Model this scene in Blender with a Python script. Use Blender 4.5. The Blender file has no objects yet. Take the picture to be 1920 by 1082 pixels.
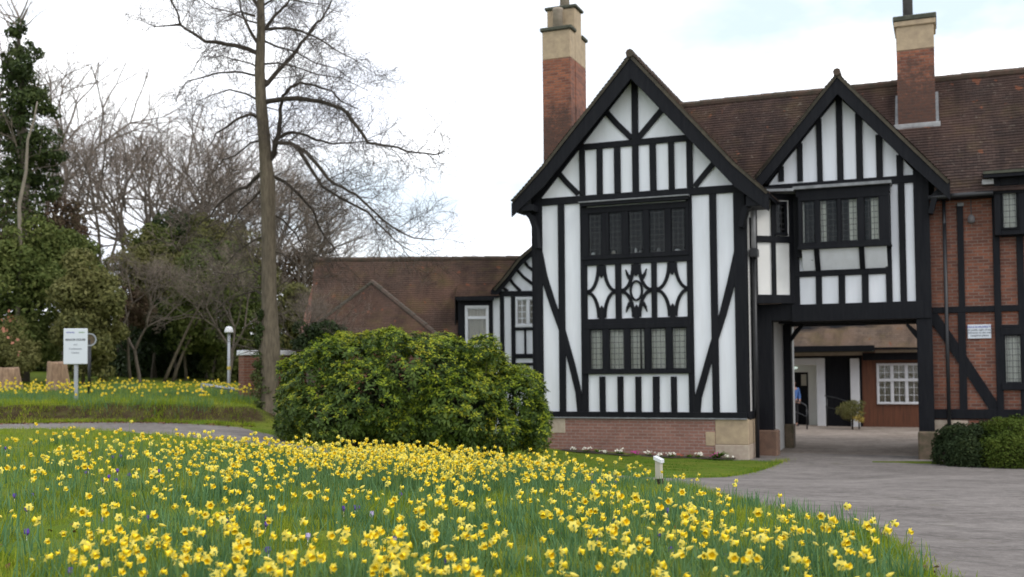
import bpy, math, random
import numpy as np
from mathutils import Matrix, Vector
random.seed(7); rng = np.random.default_rng(11)
SC = bpy.context.scene
COL = SC.collection
# ------------------------------------------------------------------ camera
CAMZ, PITCH, ROLL, SHY, FPX = 2.02, math.radians(2.3), math.radians(-0.5), 0.0394, 2000.0
cd = bpy.data.cameras.new('camera'); cam = bpy.data.objects.new('camera', cd); COL.objects.link(cam)
cd.sensor_width = 36.0; cd.lens = FPX/1920*36.0; cd.shift_y = SHY; cd.clip_start = .05; cd.clip_end = 2000
RC = (Matrix.Rotation(math.pi/2+PITCH, 4, 'X') @ Matrix.Rotation(ROLL, 4, 'Z'))
cam.matrix_world = Matrix.Translation((0, 0, CAMZ)) @ RC
SC.camera = cam
cd.dof.use_dof = True; cd.dof.focus_distance = 9.0; cd.dof.aperture_fstop = 2.1
# ------------------------------------------------------------------ sky, sun, exposure
w = bpy.data.worlds.new('World'); SC.world = w; w.use_nodes = True
NT = w.node_tree; NT.nodes.clear()
def N(nt, t, **k):
    n = nt.nodes.new(t)
    for a, b in k.items():
        if a[0] == '_': setattr(n, a[1:], b)
    return n
SUN_EL, SUN_AZ = math.radians(42), math.radians(128)      # azimuth clockwise from +Y (view direction)
sky = N(NT, 'ShaderNodeTexSky', _sky_type='NISHITA', _sun_disc=False, _sun_elevation=SUN_EL, _sun_rotation=SUN_AZ)
tc = N(NT, 'ShaderNodeTexCoord'); mp = N(NT, 'ShaderNodeMapping'); mp.inputs['Scale'].default_value = (1.0, 1.0, 2.2)
mp.inputs['Location'].default_value = (3.1, 0.4, 1.7); mp.inputs['Rotation'].default_value = (0, 0, .0)
nz = N(NT, 'ShaderNodeTexNoise'); nz.inputs['Scale'].default_value = 2.6; nz.inputs['Detail'].default_value = 7; nz.inputs['Roughness'].default_value = .52
cr = N(NT, 'ShaderNodeValToRGB'); cr.color_ramp.elements[0].position = .38; cr.color_ramp.elements[1].position = .52
nz2 = N(NT, 'ShaderNodeTexNoise'); nz2.inputs['Scale'].default_value = 5.5; nz2.inputs['Detail'].default_value = 5
cr2 = N(NT, 'ShaderNodeValToRGB')
cr2.color_ramp.elements[0].position = .35; cr2.color_ramp.elements[0].color = (10.5, 11.0, 12.2, 1)
cr2.color_ramp.elements[1].position = .6; cr2.color_ramp.elements[1].color = (15, 15.2, 15.6, 1)
blu = N(NT, 'ShaderNodeMixRGB'); blu.inputs[0].default_value = .88; blu.inputs[2].default_value = (7.9, 9.3, 10.6, 1)
mx = N(NT, 'ShaderNodeMixRGB'); bg = N(NT, 'ShaderNodeBackground'); bg.inputs[1].default_value = .1
ow = N(NT, 'ShaderNodeOutputWorld'); L = NT.links.new
L(tc.outputs['Generated'], mp.inputs[0]); L(mp.outputs[0], nz.inputs['Vector']); L(mp.outputs[0], nz2.inputs['Vector'])
L(nz.outputs['Fac'], cr.inputs[0]); L(nz2.outputs['Fac'], cr2.inputs[0]); L(sky.outputs[0], blu.inputs[1])
L(cr.outputs[0], mx.inputs[0]); L(blu.outputs[0], mx.inputs[1]); L(cr2.outputs[0], mx.inputs[2]); L(mx.outputs[0], bg.inputs[0]); L(bg.outputs[0], ow.inputs[0])
sd = bpy.data.lights.new('sun', 'SUN'); so = bpy.data.objects.new('sun', sd); COL.objects.link(so)
sd.energy = 1.1; sd.angle = math.radians(14); sd.color = (1, .95, .88)
dv = Vector((math.sin(SUN_AZ)*math.cos(SUN_EL), math.cos(SUN_AZ)*math.cos(SUN_EL), math.sin(SUN_EL)))
so.rotation_euler = dv.to_track_quat('Z', 'Y').to_euler()
SC.view_settings.view_transform = 'Standard'; SC.view_settings.look = 'None'; SC.view_settings.exposure = 0.2; SC.view_settings.gamma = 1
# ------------------------------------------------------------------ pixel (1920x1082 photograph) -> ray
def ray(px, py):
    v = RC.to_3x3() @ Vector(((px-960)/FPX, (541-py)/FPX + SHY*1920/FPX, -1))
    return v
def at(px, py, Y):
    v = ray(px, py); k = Y/v.y
    return Vector((v.x*k, Y, CAMZ+v.z*k))
# ------------------------------------------------------------------ tagging / linking
WM = {}
def tag(o, label=None, cat=None, group=None, kind=None):
    if label: o['label'] = label
    if cat: o['category'] = cat
    if group: o['group'] = group
    if kind: o['kind'] = kind
    return o
def link(o, parent=None, M=None):
    COL.objects.link(o)
    M = M or Matrix.Identity(4)
    if parent is not None:
        o.parent = parent
        o.matrix_parent_inverse = WM[parent.name].inverted()
    o.matrix_basis = M.copy(); WM[o.name] = M.copy()
    return o
def thing(name, M, label, cat, group=None):
    o = bpy.data.objects.new(name, None); o.empty_display_size = .3
    link(o, None, M); return tag(o, label, cat, group)
def T(x, y, z=0, rz=0): return Matrix.Translation((x, y, z)) @ Matrix.Rotation(rz, 4, 'Z')
class MB:
    def __init__(s): s.v = []; s.f = []; s.m = []
    def add(s, vs, fs, mi=0):
        b = len(s.v); s.v += [tuple(v) for v in vs]; s.f += [tuple(b+i for i in f) for f in fs]; s.m += [mi]*len(fs); return s
    def box(s, x0, x1, y0, y1, z0, z1, mi=0):
        vs = [(x, y, z) for z in (z0, z1) for y in (y0, y1) for x in (x0, x1)]
        return s.add(vs, [(0,2,3,1), (4,5,7,6), (0,1,5,4), (2,6,7,3), (0,4,6,2), (1,3,7,5)], mi)
    def prism(s, pts, y0, y1, mi=0):           # polygon in (x, z), extruded along y
        n = len(pts); ar = sum(pts[i][0]*pts[(i+1) % n][1]-pts[(i+1) % n][0]*pts[i][1] for i in range(n))
        if ar < 0: pts = pts[::-1]
        vs = [(p[0], y0, p[1]) for p in pts]+[(p[0], y1, p[1]) for p in pts]
        fs = [tuple(range(n)), tuple(range(2*n-1, n-1, -1))]+[(i, i+n, (i+1) % n+n, (i+1) % n) for i in range(n)]
        return s.add(vs, fs, mi)
    def plate(s, pts, z0, z1, mi=0):           # polygon in (x, y), extruded along z
        n = len(pts); ar = sum(pts[i][0]*pts[(i+1) % n][1]-pts[(i+1) % n][0]*pts[i][1] for i in range(n))
        if ar < 0: pts = pts[::-1]
        vs = [(p[0], p[1], z0) for p in pts]+[(p[0], p[1], z1) for p in pts]
        fs = [tuple(range(n))[::-1], tuple(range(n, 2*n))]+[(i, (i+1) % n, (i+1) % n+n, i+n) for i in range(n)]
        return s.add(vs, fs, mi)
    def strip(s, pts, wd, y0, y1, mi=0):       # bent bar in the (x, z) plane, wd = width or list of widths
        n = len(pts); P = [Vector((p[0], p[1])) for p in pts]; A = []; B = []
        for i in range(n):
            t = (P[min(i+1, n-1)]-P[max(i-1, 0)]).normalized(); q = Vector((-t.y, t.x)); ww = wd[i] if isinstance(wd, (list, tuple)) else wd
            A.append(P[i]+q*ww/2); B.append(P[i]-q*ww/2)
        for i in range(n-1): s.prism([A[i], A[i+1], B[i+1], B[i]], y0, y1, mi)
        return s
    def tube(s, pts, rs, k=6, mi=0, cap=True):
        P = [Vector(p) for p in pts]; n = len(P); b = len(s.v)
        if not isinstance(rs, (list, tuple)): rs = [rs]*n
        ref = Vector((.13, .21, 1)) if abs((P[-1]-P[0]).normalized().z) < .9 else Vector((1, .2, .1))
        for i in range(n):
            t = (P[min(i+1, n-1)]-P[max(i-1, 0)]); t = t.normalized() if t.length > 1e-9 else Vector((0, 0, 1))
            a = t.cross(ref).normalized(); c = t.cross(a)
            for j in range(k):
                g = 2*math.pi*j/k; s.v.append(tuple(P[i]+(a*math.cos(g)+c*math.sin(g))*rs[i]))
        for i in range(n-1):
            for j in range(k):
                s.f.append((b+i*k+j, b+i*k+(j+1) % k, b+(i+1)*k+(j+1) % k, b+(i+1)*k+j)); s.m.append(mi)
        if cap:
            s.f.append(tuple(b+j for j in range(k))[::-1]); s.f.append(tuple(b+(n-1)*k+j for j in range(k))); s.m += [mi, mi]
        return s
    def lathe(s, prof, k=16, c=(0, 0), mi=0):  # prof: (r, z)
        b = len(s.v); n = len(prof)
        for r, z in prof:
            for j in range(k):
                g = 2*math.pi*j/k; s.v.append((c[0]+r*math.cos(g), c[1]+r*math.sin(g), z))
        for i in range(n-1):
            for j in range(k): s.f.append((b+i*k+j, b+i*k+(j+1) % k, b+(i+1)*k+(j+1) % k, b+(i+1)*k+j)); s.m.append(mi)
        s.f.append(tuple(b+j for j in range(k))[::-1]); s.f.append(tuple(b+(n-1)*k+j for j in range(k))); s.m += [mi, mi]
        return s
    def build(s, name, mat, parent=None, M=None, smooth=False, bevel=0):
        me = bpy.data.meshes.new(name); me.from_pydata(s.v, [], s.f)
        for m in (mat if isinstance(mat, (list, tuple)) else [mat]): me.materials.append(m)
        me.polygons.foreach_set('material_index', s.m)
        if smooth: me.polygons.foreach_set('use_smooth', [True]*len(s.f))
        me.update()
        o = bpy.data.objects.new(name, me)
        if M is None: M = WM[parent.name] if parent is not None else Matrix.Identity(4)
        link(o, parent, M)
        if bevel:
            md = o.modifiers.new('bevel', 'BEVEL'); md.width = bevel; md.segments = 1; md.limit_method = 'ANGLE'
        return o
def npmesh(name, V, F, mat, parent=None, M=None, mi=None, smooth=False):
    """V (n,3), F (m,4) or (m,3) index arrays"""
    me = bpy.data.meshes.new(name); V = np.asarray(V, dtype=np.float32); F = np.asarray(F, dtype=np.int32); k = F.shape[1]
    me.vertices.add(len(V)); me.vertices.foreach_set('co', V.ravel())
    me.loops.add(F.size); me.loops.foreach_set('vertex_index', F.ravel())
    me.polygons.add(len(F)); me.polygons.foreach_set('loop_start', np.arange(0, F.size, k, dtype=np.int32)); me.polygons.foreach_set('loop_total', np.full(len(F), k, dtype=np.int32))
    for m in (mat if isinstance(mat, (list, tuple)) else [mat]): me.materials.append(m)
    if mi is not None: me.polygons.foreach_set('material_index', np.asarray(mi, dtype=np.int32))
    if smooth: me.polygons.foreach_set('use_smooth', np.ones(len(F), dtype=bool))
    me.update(calc_edges=True)
    o = bpy.data.objects.new(name, me)
    if M is None: M = WM[parent.name] if parent is not None else Matrix.Identity(4)
    return link(o, parent, M)
# ------------------------------------------------------------------ materials
def newmat(name):
    m = bpy.data.materials.new(name); m.use_nodes = True; nt = m.node_tree; b = nt.nodes['Principled BSDF']; return m, nt, b
def mixc(nt, fac, a, b, mode='MIX'):
    n = nt.nodes.new('ShaderNodeMixRGB'); n.blend_type = mode
    for i, x in ((0, fac), (1, a), (2, b)):
        if isinstance(x, bpy.types.NodeSocket): nt.links.new(x, n.inputs[i])
        elif i == 0: n.inputs[0].default_value = x
        else: n.inputs[i].default_value = (*x, 1) if len(x) == 3 else x
    return n.outputs[0]
def ramp(nt, x, p0, p1, c0=(0, 0, 0), c1=(1, 1, 1)):
    n = nt.nodes.new('ShaderNodeValToRGB'); e = n.color_ramp.elements; e[0].position = p0; e[1].position = p1; e[0].color = (*c0, 1); e[1].color = (*c1, 1)
    nt.links.new(x, n.inputs[0]); return n.outputs[0]
def noise(nt, scale, detail=3, vec=None, rough=.5):
    n = nt.nodes.new('ShaderNodeTexNoise'); n.inputs['Scale'].default_value = scale; n.inputs['Detail'].default_value = detail; n.inputs['Roughness'].default_value = rough
    if vec is None:
        t = nt.nodes.new('ShaderNodeTexCoord'); vec = t.outputs['Object']
    nt.links.new(vec, n.inputs['Vector']); return n.outputs['Fac']
def scalev(nt, sx, sy, sz):
    t = nt.nodes.new('ShaderNodeTexCoord'); m = nt.nodes.new('ShaderNodeMapping'); m.inputs['Scale'].default_value = (sx, sy, sz)
    nt.links.new(t.outputs['Object'], m.inputs[0]); return m.outputs[0]
def math_(nt, op, a, b=0.0):
    n = nt.nodes.new('ShaderNodeMath'); n.operation = op
    for i, x in ((0, a), (1, b)):
        if isinstance(x, bpy.types.NodeSocket): nt.links.new(x, n.inputs[i])
        else: n.inputs[i].default_value = x
    return n.outputs[0]
def bump(nt, b, h, strength=.3, dist=.02):
    n = nt.nodes.new('ShaderNodeBump'); n.inputs['Strength'].default_value = strength; n.inputs['Distance'].default_value = dist
    nt.links.new(h, n.inputs['Height']); nt.links.new(n.outputs[0], b.inputs['Normal'])
def plain(name, c, rough=.6, var=.15, scale=6, bmp=.15, metal=0, c2=None, vec=None):
    m, nt, b = newmat(name)
    v = scalev(nt, *vec) if vec else None
    f = noise(nt, scale, 5, v, .6)
    d = c2 or tuple(x*(1-var*2) for x in c)
    nt.links.new(mixc(nt, ramp(nt, f, .3, .7), d, c), b.inputs['Base Color'])
    b.inputs['Roughness'].default_value = rough; b.inputs['Metallic'].default_value = metal
    if bmp: bump(nt, b, f, bmp)
    return m
def brickmat(name, c1, c2, mortar, dark=(.05, .03, .025), darkamt=.35, w=.225, h=.075, soot=0):
    m, nt, b = newmat(name)
    t = nt.nodes.new('ShaderNodeTexCoord'); sp = nt.nodes.new('ShaderNodeSeparateXYZ'); cb = nt.nodes.new('ShaderNodeCombineXYZ')
    nt.links.new(t.outputs['Object'], sp.inputs[0])
    nt.links.new(math_(nt, 'ADD', sp.outputs[0], sp.outputs[1]), cb.inputs[0]); nt.links.new(sp.outputs[2], cb.inputs[1])
    br = nt.nodes.new('ShaderNodeTexBrick'); nt.links.new(cb.outputs[0], br.inputs['Vector'])
    for k, v in (('Scale', 1), ('Mortar Size', .010), ('Mortar Smooth', .3), ('Bias', -.1), ('Brick Width', w), ('Row Height', h)): br.inputs[k].default_value = v
    br.inputs['Color1'].default_value = (*c1, 1); br.inputs['Color2'].default_value = (*c2, 1); br.inputs['Mortar'].default_value = (*mortar, 1)
    f = noise(nt, 1.7, 6, None, .65); g = noise(nt, 14, 3, cb.outputs[0])
    if soot: f2 = math_(nt, 'ADD', math_(nt, 'MULTIPLY', math_(nt, 'SUBTRACT', soot, sp.outputs[2]), .75), math_(nt, 'MULTIPLY', math_(nt, 'SUBTRACT', noise(nt, 4, 6, None, .75), .5), 3.2)); f = math_(nt, 'ADD', .42, math_(nt, 'MULTIPLY', f2, .42))
    c = mixc(nt, math_(nt, 'MULTIPLY', ramp(nt, f, .42, .68), darkamt), br.outputs['Color'], dark)
    c = mixc(nt, math_(nt, 'MULTIPLY', ramp(nt, g, .35, .75), .45), c, tuple(x*.5 for x in c1))
    nt.links.new(c, b.inputs['Base Color']); b.inputs['Roughness'].default_value = .85
    bump(nt, b, math_(nt, 'SUBTRACT', g, br.outputs['Fac']), .5, .01)
    return m
def tilemat(name, axis, cols, moss=.0, spots=.3):
    m, nt, b = newmat(name)
    t = nt.nodes.new('ShaderNodeTexCoord'); sp = nt.nodes.new('ShaderNodeSeparateXYZ'); cb = nt.nodes.new('ShaderNodeCombineXYZ')
    nt.links.new(t.outputs['Object'], sp.inputs[0]); nt.links.new(sp.outputs[0 if axis == 'x' else 1], cb.inputs[0]); nt.links.new(sp.outputs[2], cb.inputs[1])
    br = nt.nodes.new('ShaderNodeTexBrick'); nt.links.new(cb.outputs[0], br.inputs['Vector'])
    for k, v in (('Scale', 1), ('Mortar Size', .005), ('Mortar Smooth', .4), ('Bias', 0), ('Brick Width', .165), ('Row Height', .078)): br.inputs[k].default_value = v
    br.inputs['Color1'].default_value = (*cols[0], 1); br.inputs['Color2'].default_value = (*cols[1], 1); br.inputs['Mortar'].default_value = (*[x*.35 for x in cols[0]], 1)
    f = noise(nt, .55, 6, None, .62); g = noise(nt, 7, 5, None, .7); h = noise(nt, 2.3, 6, None, .7)
    c = mixc(nt, ramp(nt, f, .38, .62), br.outputs['Color'], mixc(nt, .55, br.outputs['Color'], cols[2]))
    c = mixc(nt, math_(nt, 'MULTIPLY', ramp(nt, h, .56, .70), .55), c, tuple(x*.5 for x in cols[0]))
    c = mixc(nt, math_(nt, 'MULTIPLY', ramp(nt, g, .60, .68), spots), c, (.30, .25, .20))
    st_ = noise(nt, 1.0, 5, scalev(nt, *((2.2, .5, .25) if axis == 'x' else (.5, 2.2, .25))), .6)
    c = mixc(nt, math_(nt, 'MULTIPLY', ramp(nt, st_, .45, .62), .5), c, tuple(x*.45 for x in cols[1]))
    sp2 = noise(nt, 3.3, 2, cb.outputs[0], .5); c = mixc(nt, math_(nt, 'MULTIPLY', ramp(nt, sp2, .67, .71), .6), c, (.24, .085, .045))
    if moss: c = mixc(nt, math_(nt, 'MULTIPLY', ramp(nt, noise(nt, 1.1, 5, None, .7), .5, .66), moss), c, (.13, .12, .04))
    nt.links.new(c, b.inputs['Base Color']); b.inputs['Roughness'].default_value = .9; b.inputs['Specular IOR Level'].default_value = .2
    bump(nt, b, math_(nt, 'SUBTRACT', g, br.outputs['Fac']), .4, .012)
    return m
def leafmat(name, cols, rough=.5, trans=.25, scale=1.2, spec=.4):
    spec *= .4; rough += .1
    """cols: list of base colours spread at random over the leaves, with slow patches"""
    m, nt, b = newmat(name)
    g = nt.nodes.new('ShaderNodeNewGeometry')
    n = nt.nodes.new('ShaderNodeValToRGB'); n.color_ramp.elements.remove(n.color_ramp.elements[0])
    for i, c in enumerate(cols):
        e = n.color_ramp.elements[0] if i == 0 else n.color_ramp.elements.new(i/(len(cols)-1))
        e.position = i/(len(cols)-1); e.color = (*c, 1)
    f = noise(nt, scale, 3)
    s = math_(nt, 'ADD', math_(nt, 'MULTIPLY', g.outputs['Random Per Island'], .5), math_(nt, 'MULTIPLY', math_(nt, 'SUBTRACT', f, .3), 1.25))
    nt.links.new(s, n.inputs[0]); nt.links.new(n.outputs[0], b.inputs['Base Color'])
    b.inputs['Roughness'].default_value = rough; b.inputs['Specular IOR Level'].default_value = spec
    if trans:
        tr = nt.nodes.new('ShaderNodeBsdfTranslucent'); nt.links.new(n.outputs[0], tr.inputs[0])
        mx = nt.nodes.new('ShaderNodeMixShader'); mx.inputs[0].default_value = trans
        nt.links.new(b.outputs[0], mx.inputs[1]); nt.links.new(tr.outputs[0], mx.inputs[2]); nt.links.new(mx.outputs[0], nt.nodes['Material Output'].inputs[0])
    return m
MT = {}
MT['timber'] = plain('black_timber', (.0044, .005, .0078), .6, .3, 3, .35, vec=(5, 5, .5), c2=(.011, .0115, .014))
MT['timber'].node_tree.nodes['Principled BSDF'].inputs['Specular IOR Level'].default_value = .16
MT['white'] = plain('white_render', (.80, .82, .86), .85, .05, 2.2, .06, c2=(.715, .73, .76), vec=(2.6, 2.6, .35))
MT['warm_white'] = plain('warm_white_render', (.80, .79, .76), .85, .05, 2.2, .06)  # white render again, warm light on right-facing walls put into its colour
MT['brick'] = brickmat('red_brick', (.25, .088, .048), (.105, .040, .028), (.21, .16, .13))
MT['plinth_brick'] = brickmat('plinth_brick', (.33, .16, .125), (.25, .115, .09), (.33, .26, .225), darkamt=.25)
MT['chimney_brick'] = brickmat('chimney_brick', (.33, .115, .058), (.13, .046, .032), (.20, .13, .10), dark=(.05, .034, .028), darkamt=.85, soot=9.9)
MT['stone'] = plain('sandstone', (.48, .37, .24), .9, .16, 5, .3, c2=(.33, .25, .17))
MT['pale_stone'] = plain('pale_stone', (.50, .43, .33), .9, .1, 5, .2, c2=(.36, .27, .22))
MT['dark_stone'] = plain('mossy_stone', (.17, .12, .085), .95, .2, 6, .4, c2=(.07, .065, .035))
MT['brown_stone'] = plain('brown_stone', (.21, .125, .085), .95, .2, 6, .4, c2=(.12, .075, .055))
MT['cap'] = plain('dark_cap', (.10, .10, .075), .95, .3, 9, .4, c2=(.04, .045, .03))
MT['pot'] = plain('clay_pot', (.40, .33, .26), .85, .15, 8, .2)
MT['greypot'] = plain('grey_flue', (.13, .12, .12), .8, .15, 8, .2)
MT['verge'] = plain('mossy_verge', (.060, .050, .032), .95, .3, 7, .4, c2=(.03, .026, .018))
MT['lead'] = plain('lead', (.26, .27, .28), .6, .25, 7, .3)
MT['flash'] = plain('lead_flashing', (.42, .42, .42), .6, .2, 7, .3)
RC1 = [(.084, .055, .047), (.056, .040, .036), (.112, .062, .048)]
MT['tile_x'] = tilemat('roof_tile', 'x', RC1, .15, .45)
MT['tile_y'] = tilemat('roof_tile_side', 'y', RC1, .35, .3)
MT['tile_low'] = tilemat('low_roof_tile', 'x', [(.118, .075, .058), (.086, .058, .046), (.16, .082, .057)], .3, .12)
MT['tile_court'] = tilemat('court_roof_tile', 'x', [(.21, .16, .125), (.15, .115, .09), (.27, .165, .115)], .3, .3)
MT['ridge'] = plain('ridge_tile', (.105, .062, .045), .9, .25, 5, .3, c2=(.05, .045, .03))
MT['wframe'] = plain('white_paint', (.74, .75, .78), .45, .04, 4, 0)
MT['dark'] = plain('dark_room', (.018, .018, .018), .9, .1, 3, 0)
MT['curtain'] = plain('curtain', (.80, .80, .74), .9, .12, 5, .1, vec=(8, 8, .3))
MT['blind'] = plain('roller_blind', (.50, .46, .39), .9, .03, 2, 0)
MT['pipe'] = plain('black_pipe', (.02, .021, .024), .4, .2, 5, 0)
MT['greypipe'] = plain('grey_pipe', (.33, .33, .34), .5, .15, 5, 0)
MT['soil'] = plain('soil', (.06, .04, .028), .95, .3, 6, .5)
MT['steel'] = plain('galvanised_steel', (.38, .40, .43), .45, .1, 8, .05, metal=.3)
MT['boarding'] = plain('stained_boarding', (.20, .072, .034), .6, .25, 2.2, .2, c2=(.085, .034, .02), vec=(9, 9, .5))
MT['sign'] = plain('sign_white', (.62, .66, .70), .5, .02, 2, 0)
MT['stump'] = plain('stump_wood', (.36, .24, .15), .9, .25, 5, .5, c2=(.17, .10, .065), vec=(3, 3, .7))
def glassmat(name, leadw, refl=.3, sx=.115, sz=.135, axis=0):
    m, nt, b = newmat(name); nt.nodes.remove(b)
    gl = nt.nodes.new('ShaderNodeBsdfGlossy'); gl.inputs['Roughness'].default_value = .04; gl.inputs[0].default_value = (.42, .43, .44, 1)  # reflection colour dimmed to stand in for dark trees behind the camera
    tr = nt.nodes.new('ShaderNodeBsdfTransparent'); tr.inputs[0].default_value = (.95, .96, .95, 1)
    nb = nt.nodes.new('ShaderNodeBump'); nb.inputs['Strength'].default_value = .35; nb.inputs['Distance'].default_value = .01
    nt.links.new(noise(nt, 9, 2), nb.inputs['Height']); nt.links.new(nb.outputs[0], gl.inputs['Normal'])
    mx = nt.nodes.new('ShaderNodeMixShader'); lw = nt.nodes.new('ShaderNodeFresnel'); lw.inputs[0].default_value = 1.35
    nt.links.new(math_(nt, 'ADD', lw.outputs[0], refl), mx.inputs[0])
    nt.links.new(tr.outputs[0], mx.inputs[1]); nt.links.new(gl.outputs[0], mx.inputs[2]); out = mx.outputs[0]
    if leadw:
        t = nt.nodes.new('ShaderNodeTexCoord'); sp = nt.nodes.new('ShaderNodeSeparateXYZ'); nt.links.new(t.outputs['Object'], sp.inputs[0])
        fx = math_(nt, 'FRACT', math_(nt, 'MULTIPLY', sp.outputs[axis], 1/sx)); fz = math_(nt, 'FRACT', math_(nt, 'MULTIPLY', sp.outputs[2], 1/sz))
        k = math_(nt, 'MAXIMUM', math_(nt, 'LESS_THAN', fx, leadw/sx), math_(nt, 'LESS_THAN', fz, leadw/sz))
        df = nt.nodes.new('ShaderNodeBsdfDiffuse'); df.inputs[0].default_value = (.085, .085, .085, 1)
        m2 = nt.nodes.new('ShaderNodeMixShader'); nt.links.new(k, m2.inputs[0]); nt.links.new(out, m2.inputs[1]); nt.links.new(df.outputs[0], m2.inputs[2]); out = m2.outputs[0]
    nt.links.new(out, nt.nodes['Material Output'].inputs[0]); return m
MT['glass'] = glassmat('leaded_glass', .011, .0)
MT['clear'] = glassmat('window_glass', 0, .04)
# ------------------------------------------------------------------ terrain
def sm(t):
    t = np.clip(t, 0, 1); return t*t*(3-2*t)
TP = [(0,0,.85),(-4,0,.87),(4,0,.80),(0,-8,.9),(8,-4,.75),(-10,-4,.95),(0,5,.83),(2,5.5,.80),(-2.3,5,.87),(0,9,.82),(-4,9,.9),(3.5,9,.62),
      (0,13,.69),(-6,15,.93),(-3,14,.80),(2.5,13,.47),(2,17,.3),(0,17,.5),(-5,17.5,.86),(-9,17.5,.95),(2,24.5,0),(6,22.5,-.02),(9,22,-.06),(1,21.5,.1),
      (-1,22,.3),(-4,21.5,.62),(5,15,.33),(8,15,.30),(5,11,.5),(8,11,.5),(14,14,.3),(-7,22,.85),(-12,22,.88),(-20,22,.95),(-7,27,.9),(-14,28,.95),
      (-10,36,1.13),(-24,36,1.35),(-3,30,.5),(8,27,-.08),(11,32,-.05),(12,40,-.05),(22,32,0),(0,40,.4),(-12,50,1.4),(0,70,1.5),(-40,60,2.2),(40,60,1),(40,0,.5),(-40,0,1.2),(-40,30,1.4),(20,-10,.6),(-20,-20,1),(30,-20,.7)]
TPa = np.array(TP)
def _tps(r2): return np.where(r2 > 0, r2*np.log(r2+1e-12), 0)
_n = len(TPa); _K = _tps(((TPa[:, None, :2]-TPa[None, :, :2])**2).sum(2))+np.eye(_n)*1.5
_P = np.c_[np.ones(_n), TPa[:, :2]]; _A = np.block([[_K, _P], [_P.T, np.zeros((3, 3))]]); _W = np.linalg.solve(_A, np.r_[TPa[:, 2], 0, 0, 0])
def bank_edge(x): return 24.75+.12*np.sin(x*1.7)+.08*np.sin(x*4.1+1)
def H(x, y):
    x = np.asarray(x, float); y = np.asarray(y, float); s = x.shape; X = x.ravel(); Y = y.ravel()
    out = np.empty(len(X))
    for i in range(0, len(X), 20000):
        a = X[i:i+20000]; b = Y[i:i+20000]
        xx = np.clip(a, -60, 60); yy = np.clip(b, -25, 75)
        r2 = (xx[:, None]-TPa[None, :, 0])**2+(yy[:, None]-TPa[None, :, 1])**2
        out[i:i+20000] = _tps(r2)@_W[:_n]+_W[_n]+_W[_n+1]*xx+_W[_n+2]*yy+.40*sm((b-bank_edge(a))/.55)*sm((-5.2-a)/1.3)*(1-sm((b-60)/20))
    return out.reshape(s)
def h1(x, y): return float(H(np.array([x]), np.array([y]))[0])
def ground_px(px, py, lo=3, hi=80):
    v = ray(px, py)
    Y = np.linspace(lo, hi, 1500); k = Y/v.y; z = CAMZ+v.z*k
    g = H(v.x*k, Y); i = np.argmax(z < g)
    return Vector((v.x*k[i], Y[i], g[i]))
RA = [(-40,25.2),(-20,24.8),(-12,24.7),(-8,24.6),(-6.2,24.3),(-5.0,22.6),(-4.0,19.9),(-2.8,18.7),(-1,18.2),(.8,17.9),(2.5,17.7),(3.7,18.8),(4.5,20.4),(5.25,22.0),(5.9,23.6),(6.25,24.6),(9.0,23.4),(11,22.4),(14,21),(22,18),(40,10),(40,0),(40,-10)]
RB = [(-40,23.2),(-20,22.8),(-12,22.5),(-9,21.9),(-7,20.6),(-5,18.8),(-3.6,17.2),(-2,15.9),(0,15.5),(1.5,15.5),(2.25,15.2),(2.45,14.2),(2.5,13.1),(2.55,12),(2.6,11),(2.75,10.2),(2.92,9.3),(2.85,8.2),(2.62,7.2),(2.5,6.2),(2.45,5),(2.5,2),(3,-10)]
def resample(P, n):
    P = np.array(P, float); d = np.r_[0, np.cumsum(np.hypot(*np.diff(P, axis=0).T))]; 
    # keep index correspondence: parameter = index
    t = np.linspace(0, len(P)-1, n); return np.c_[np.interp(t, range(len(P)), P[:, 0]), np.interp(t, range(len(P)), P[:, 1])]
RAs, RBs = resample(RA, 23*8), resample(RB, 23*8)
RPOLY = np.vstack([RAs, RBs[::-1]])
def sdist(P, poly):
    """signed distance, positive inside"""
    P = np.asarray(P, float); A = poly; B = np.roll(poly, -1, 0); out = np.empty(len(P))
    for i in range(0, len(P), 4000):
        p = P[i:i+4000]; ab = B-A; ap = p[:, None]-A[None]; t = np.clip((ap*ab).sum(2)/np.maximum((ab*ab).sum(1), 1e-9), 0, 1)
        d = np.sqrt(((ap-t[..., None]*ab)**2).sum(2)).min(1)
        c = ((A[None, :, 1] > p[:, 1:2]) != (B[None, :, 1] > p[:, 1:2])) & (p[:, 0:1] < (B[:, 0]-A[:, 0])[None]*(p[:, 1:2]-A[None, :, 1])/np.where(ab[:, 1] == 0, 1e-9, ab[:, 1])[None]+A[None, :, 0])
        out[i:i+4000] = np.where(c.sum(1) % 2 == 1, d, -d)
    return out
# ------------------------------------------------------------------ the setting
def axis(stops):
    out = []
    for (a, b, st) in stops: out += list(np.arange(a, b-1e-6, st))
    return np.array(out+[stops[-1][1]])
gx = axis([(-300,-60,20),(-60,-20,2),(-20,-7,.4),(-7,8,.14),(8,14,.4),(14,60,2),(60,300,20)])
gy = axis([(-60,-10,5),(-10,3,1),(3,12,.14),(12,27.5,.16),(27.5,45,.5),(45,80,2.5),(80,600,30)])
GX, GY = np.meshgrid(gx, gy); hz = H(GX, GY); P2 = np.c_[GX.ravel(), GY.ravel()]
sdr = sdist(P2, RPOLY).reshape(GX.shape)
wob = .05*np.sin(GX*5.1+GY*3.3)+.04*np.sin(GX*11.7-GY*7.9)
inside_town = (GY > 24)&(GX > 3.5)&(GX < 30)
near = (GX > -12)&(GX < 9)&(GY > 3)&(GY < 27)
lump = np.where(near, .018*np.sin(GX*3.1+2*np.sin(GY*2.2))*np.sin(GY*2.9+GX)+.012*np.sin(GX*9+GY*6), 0)
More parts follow.
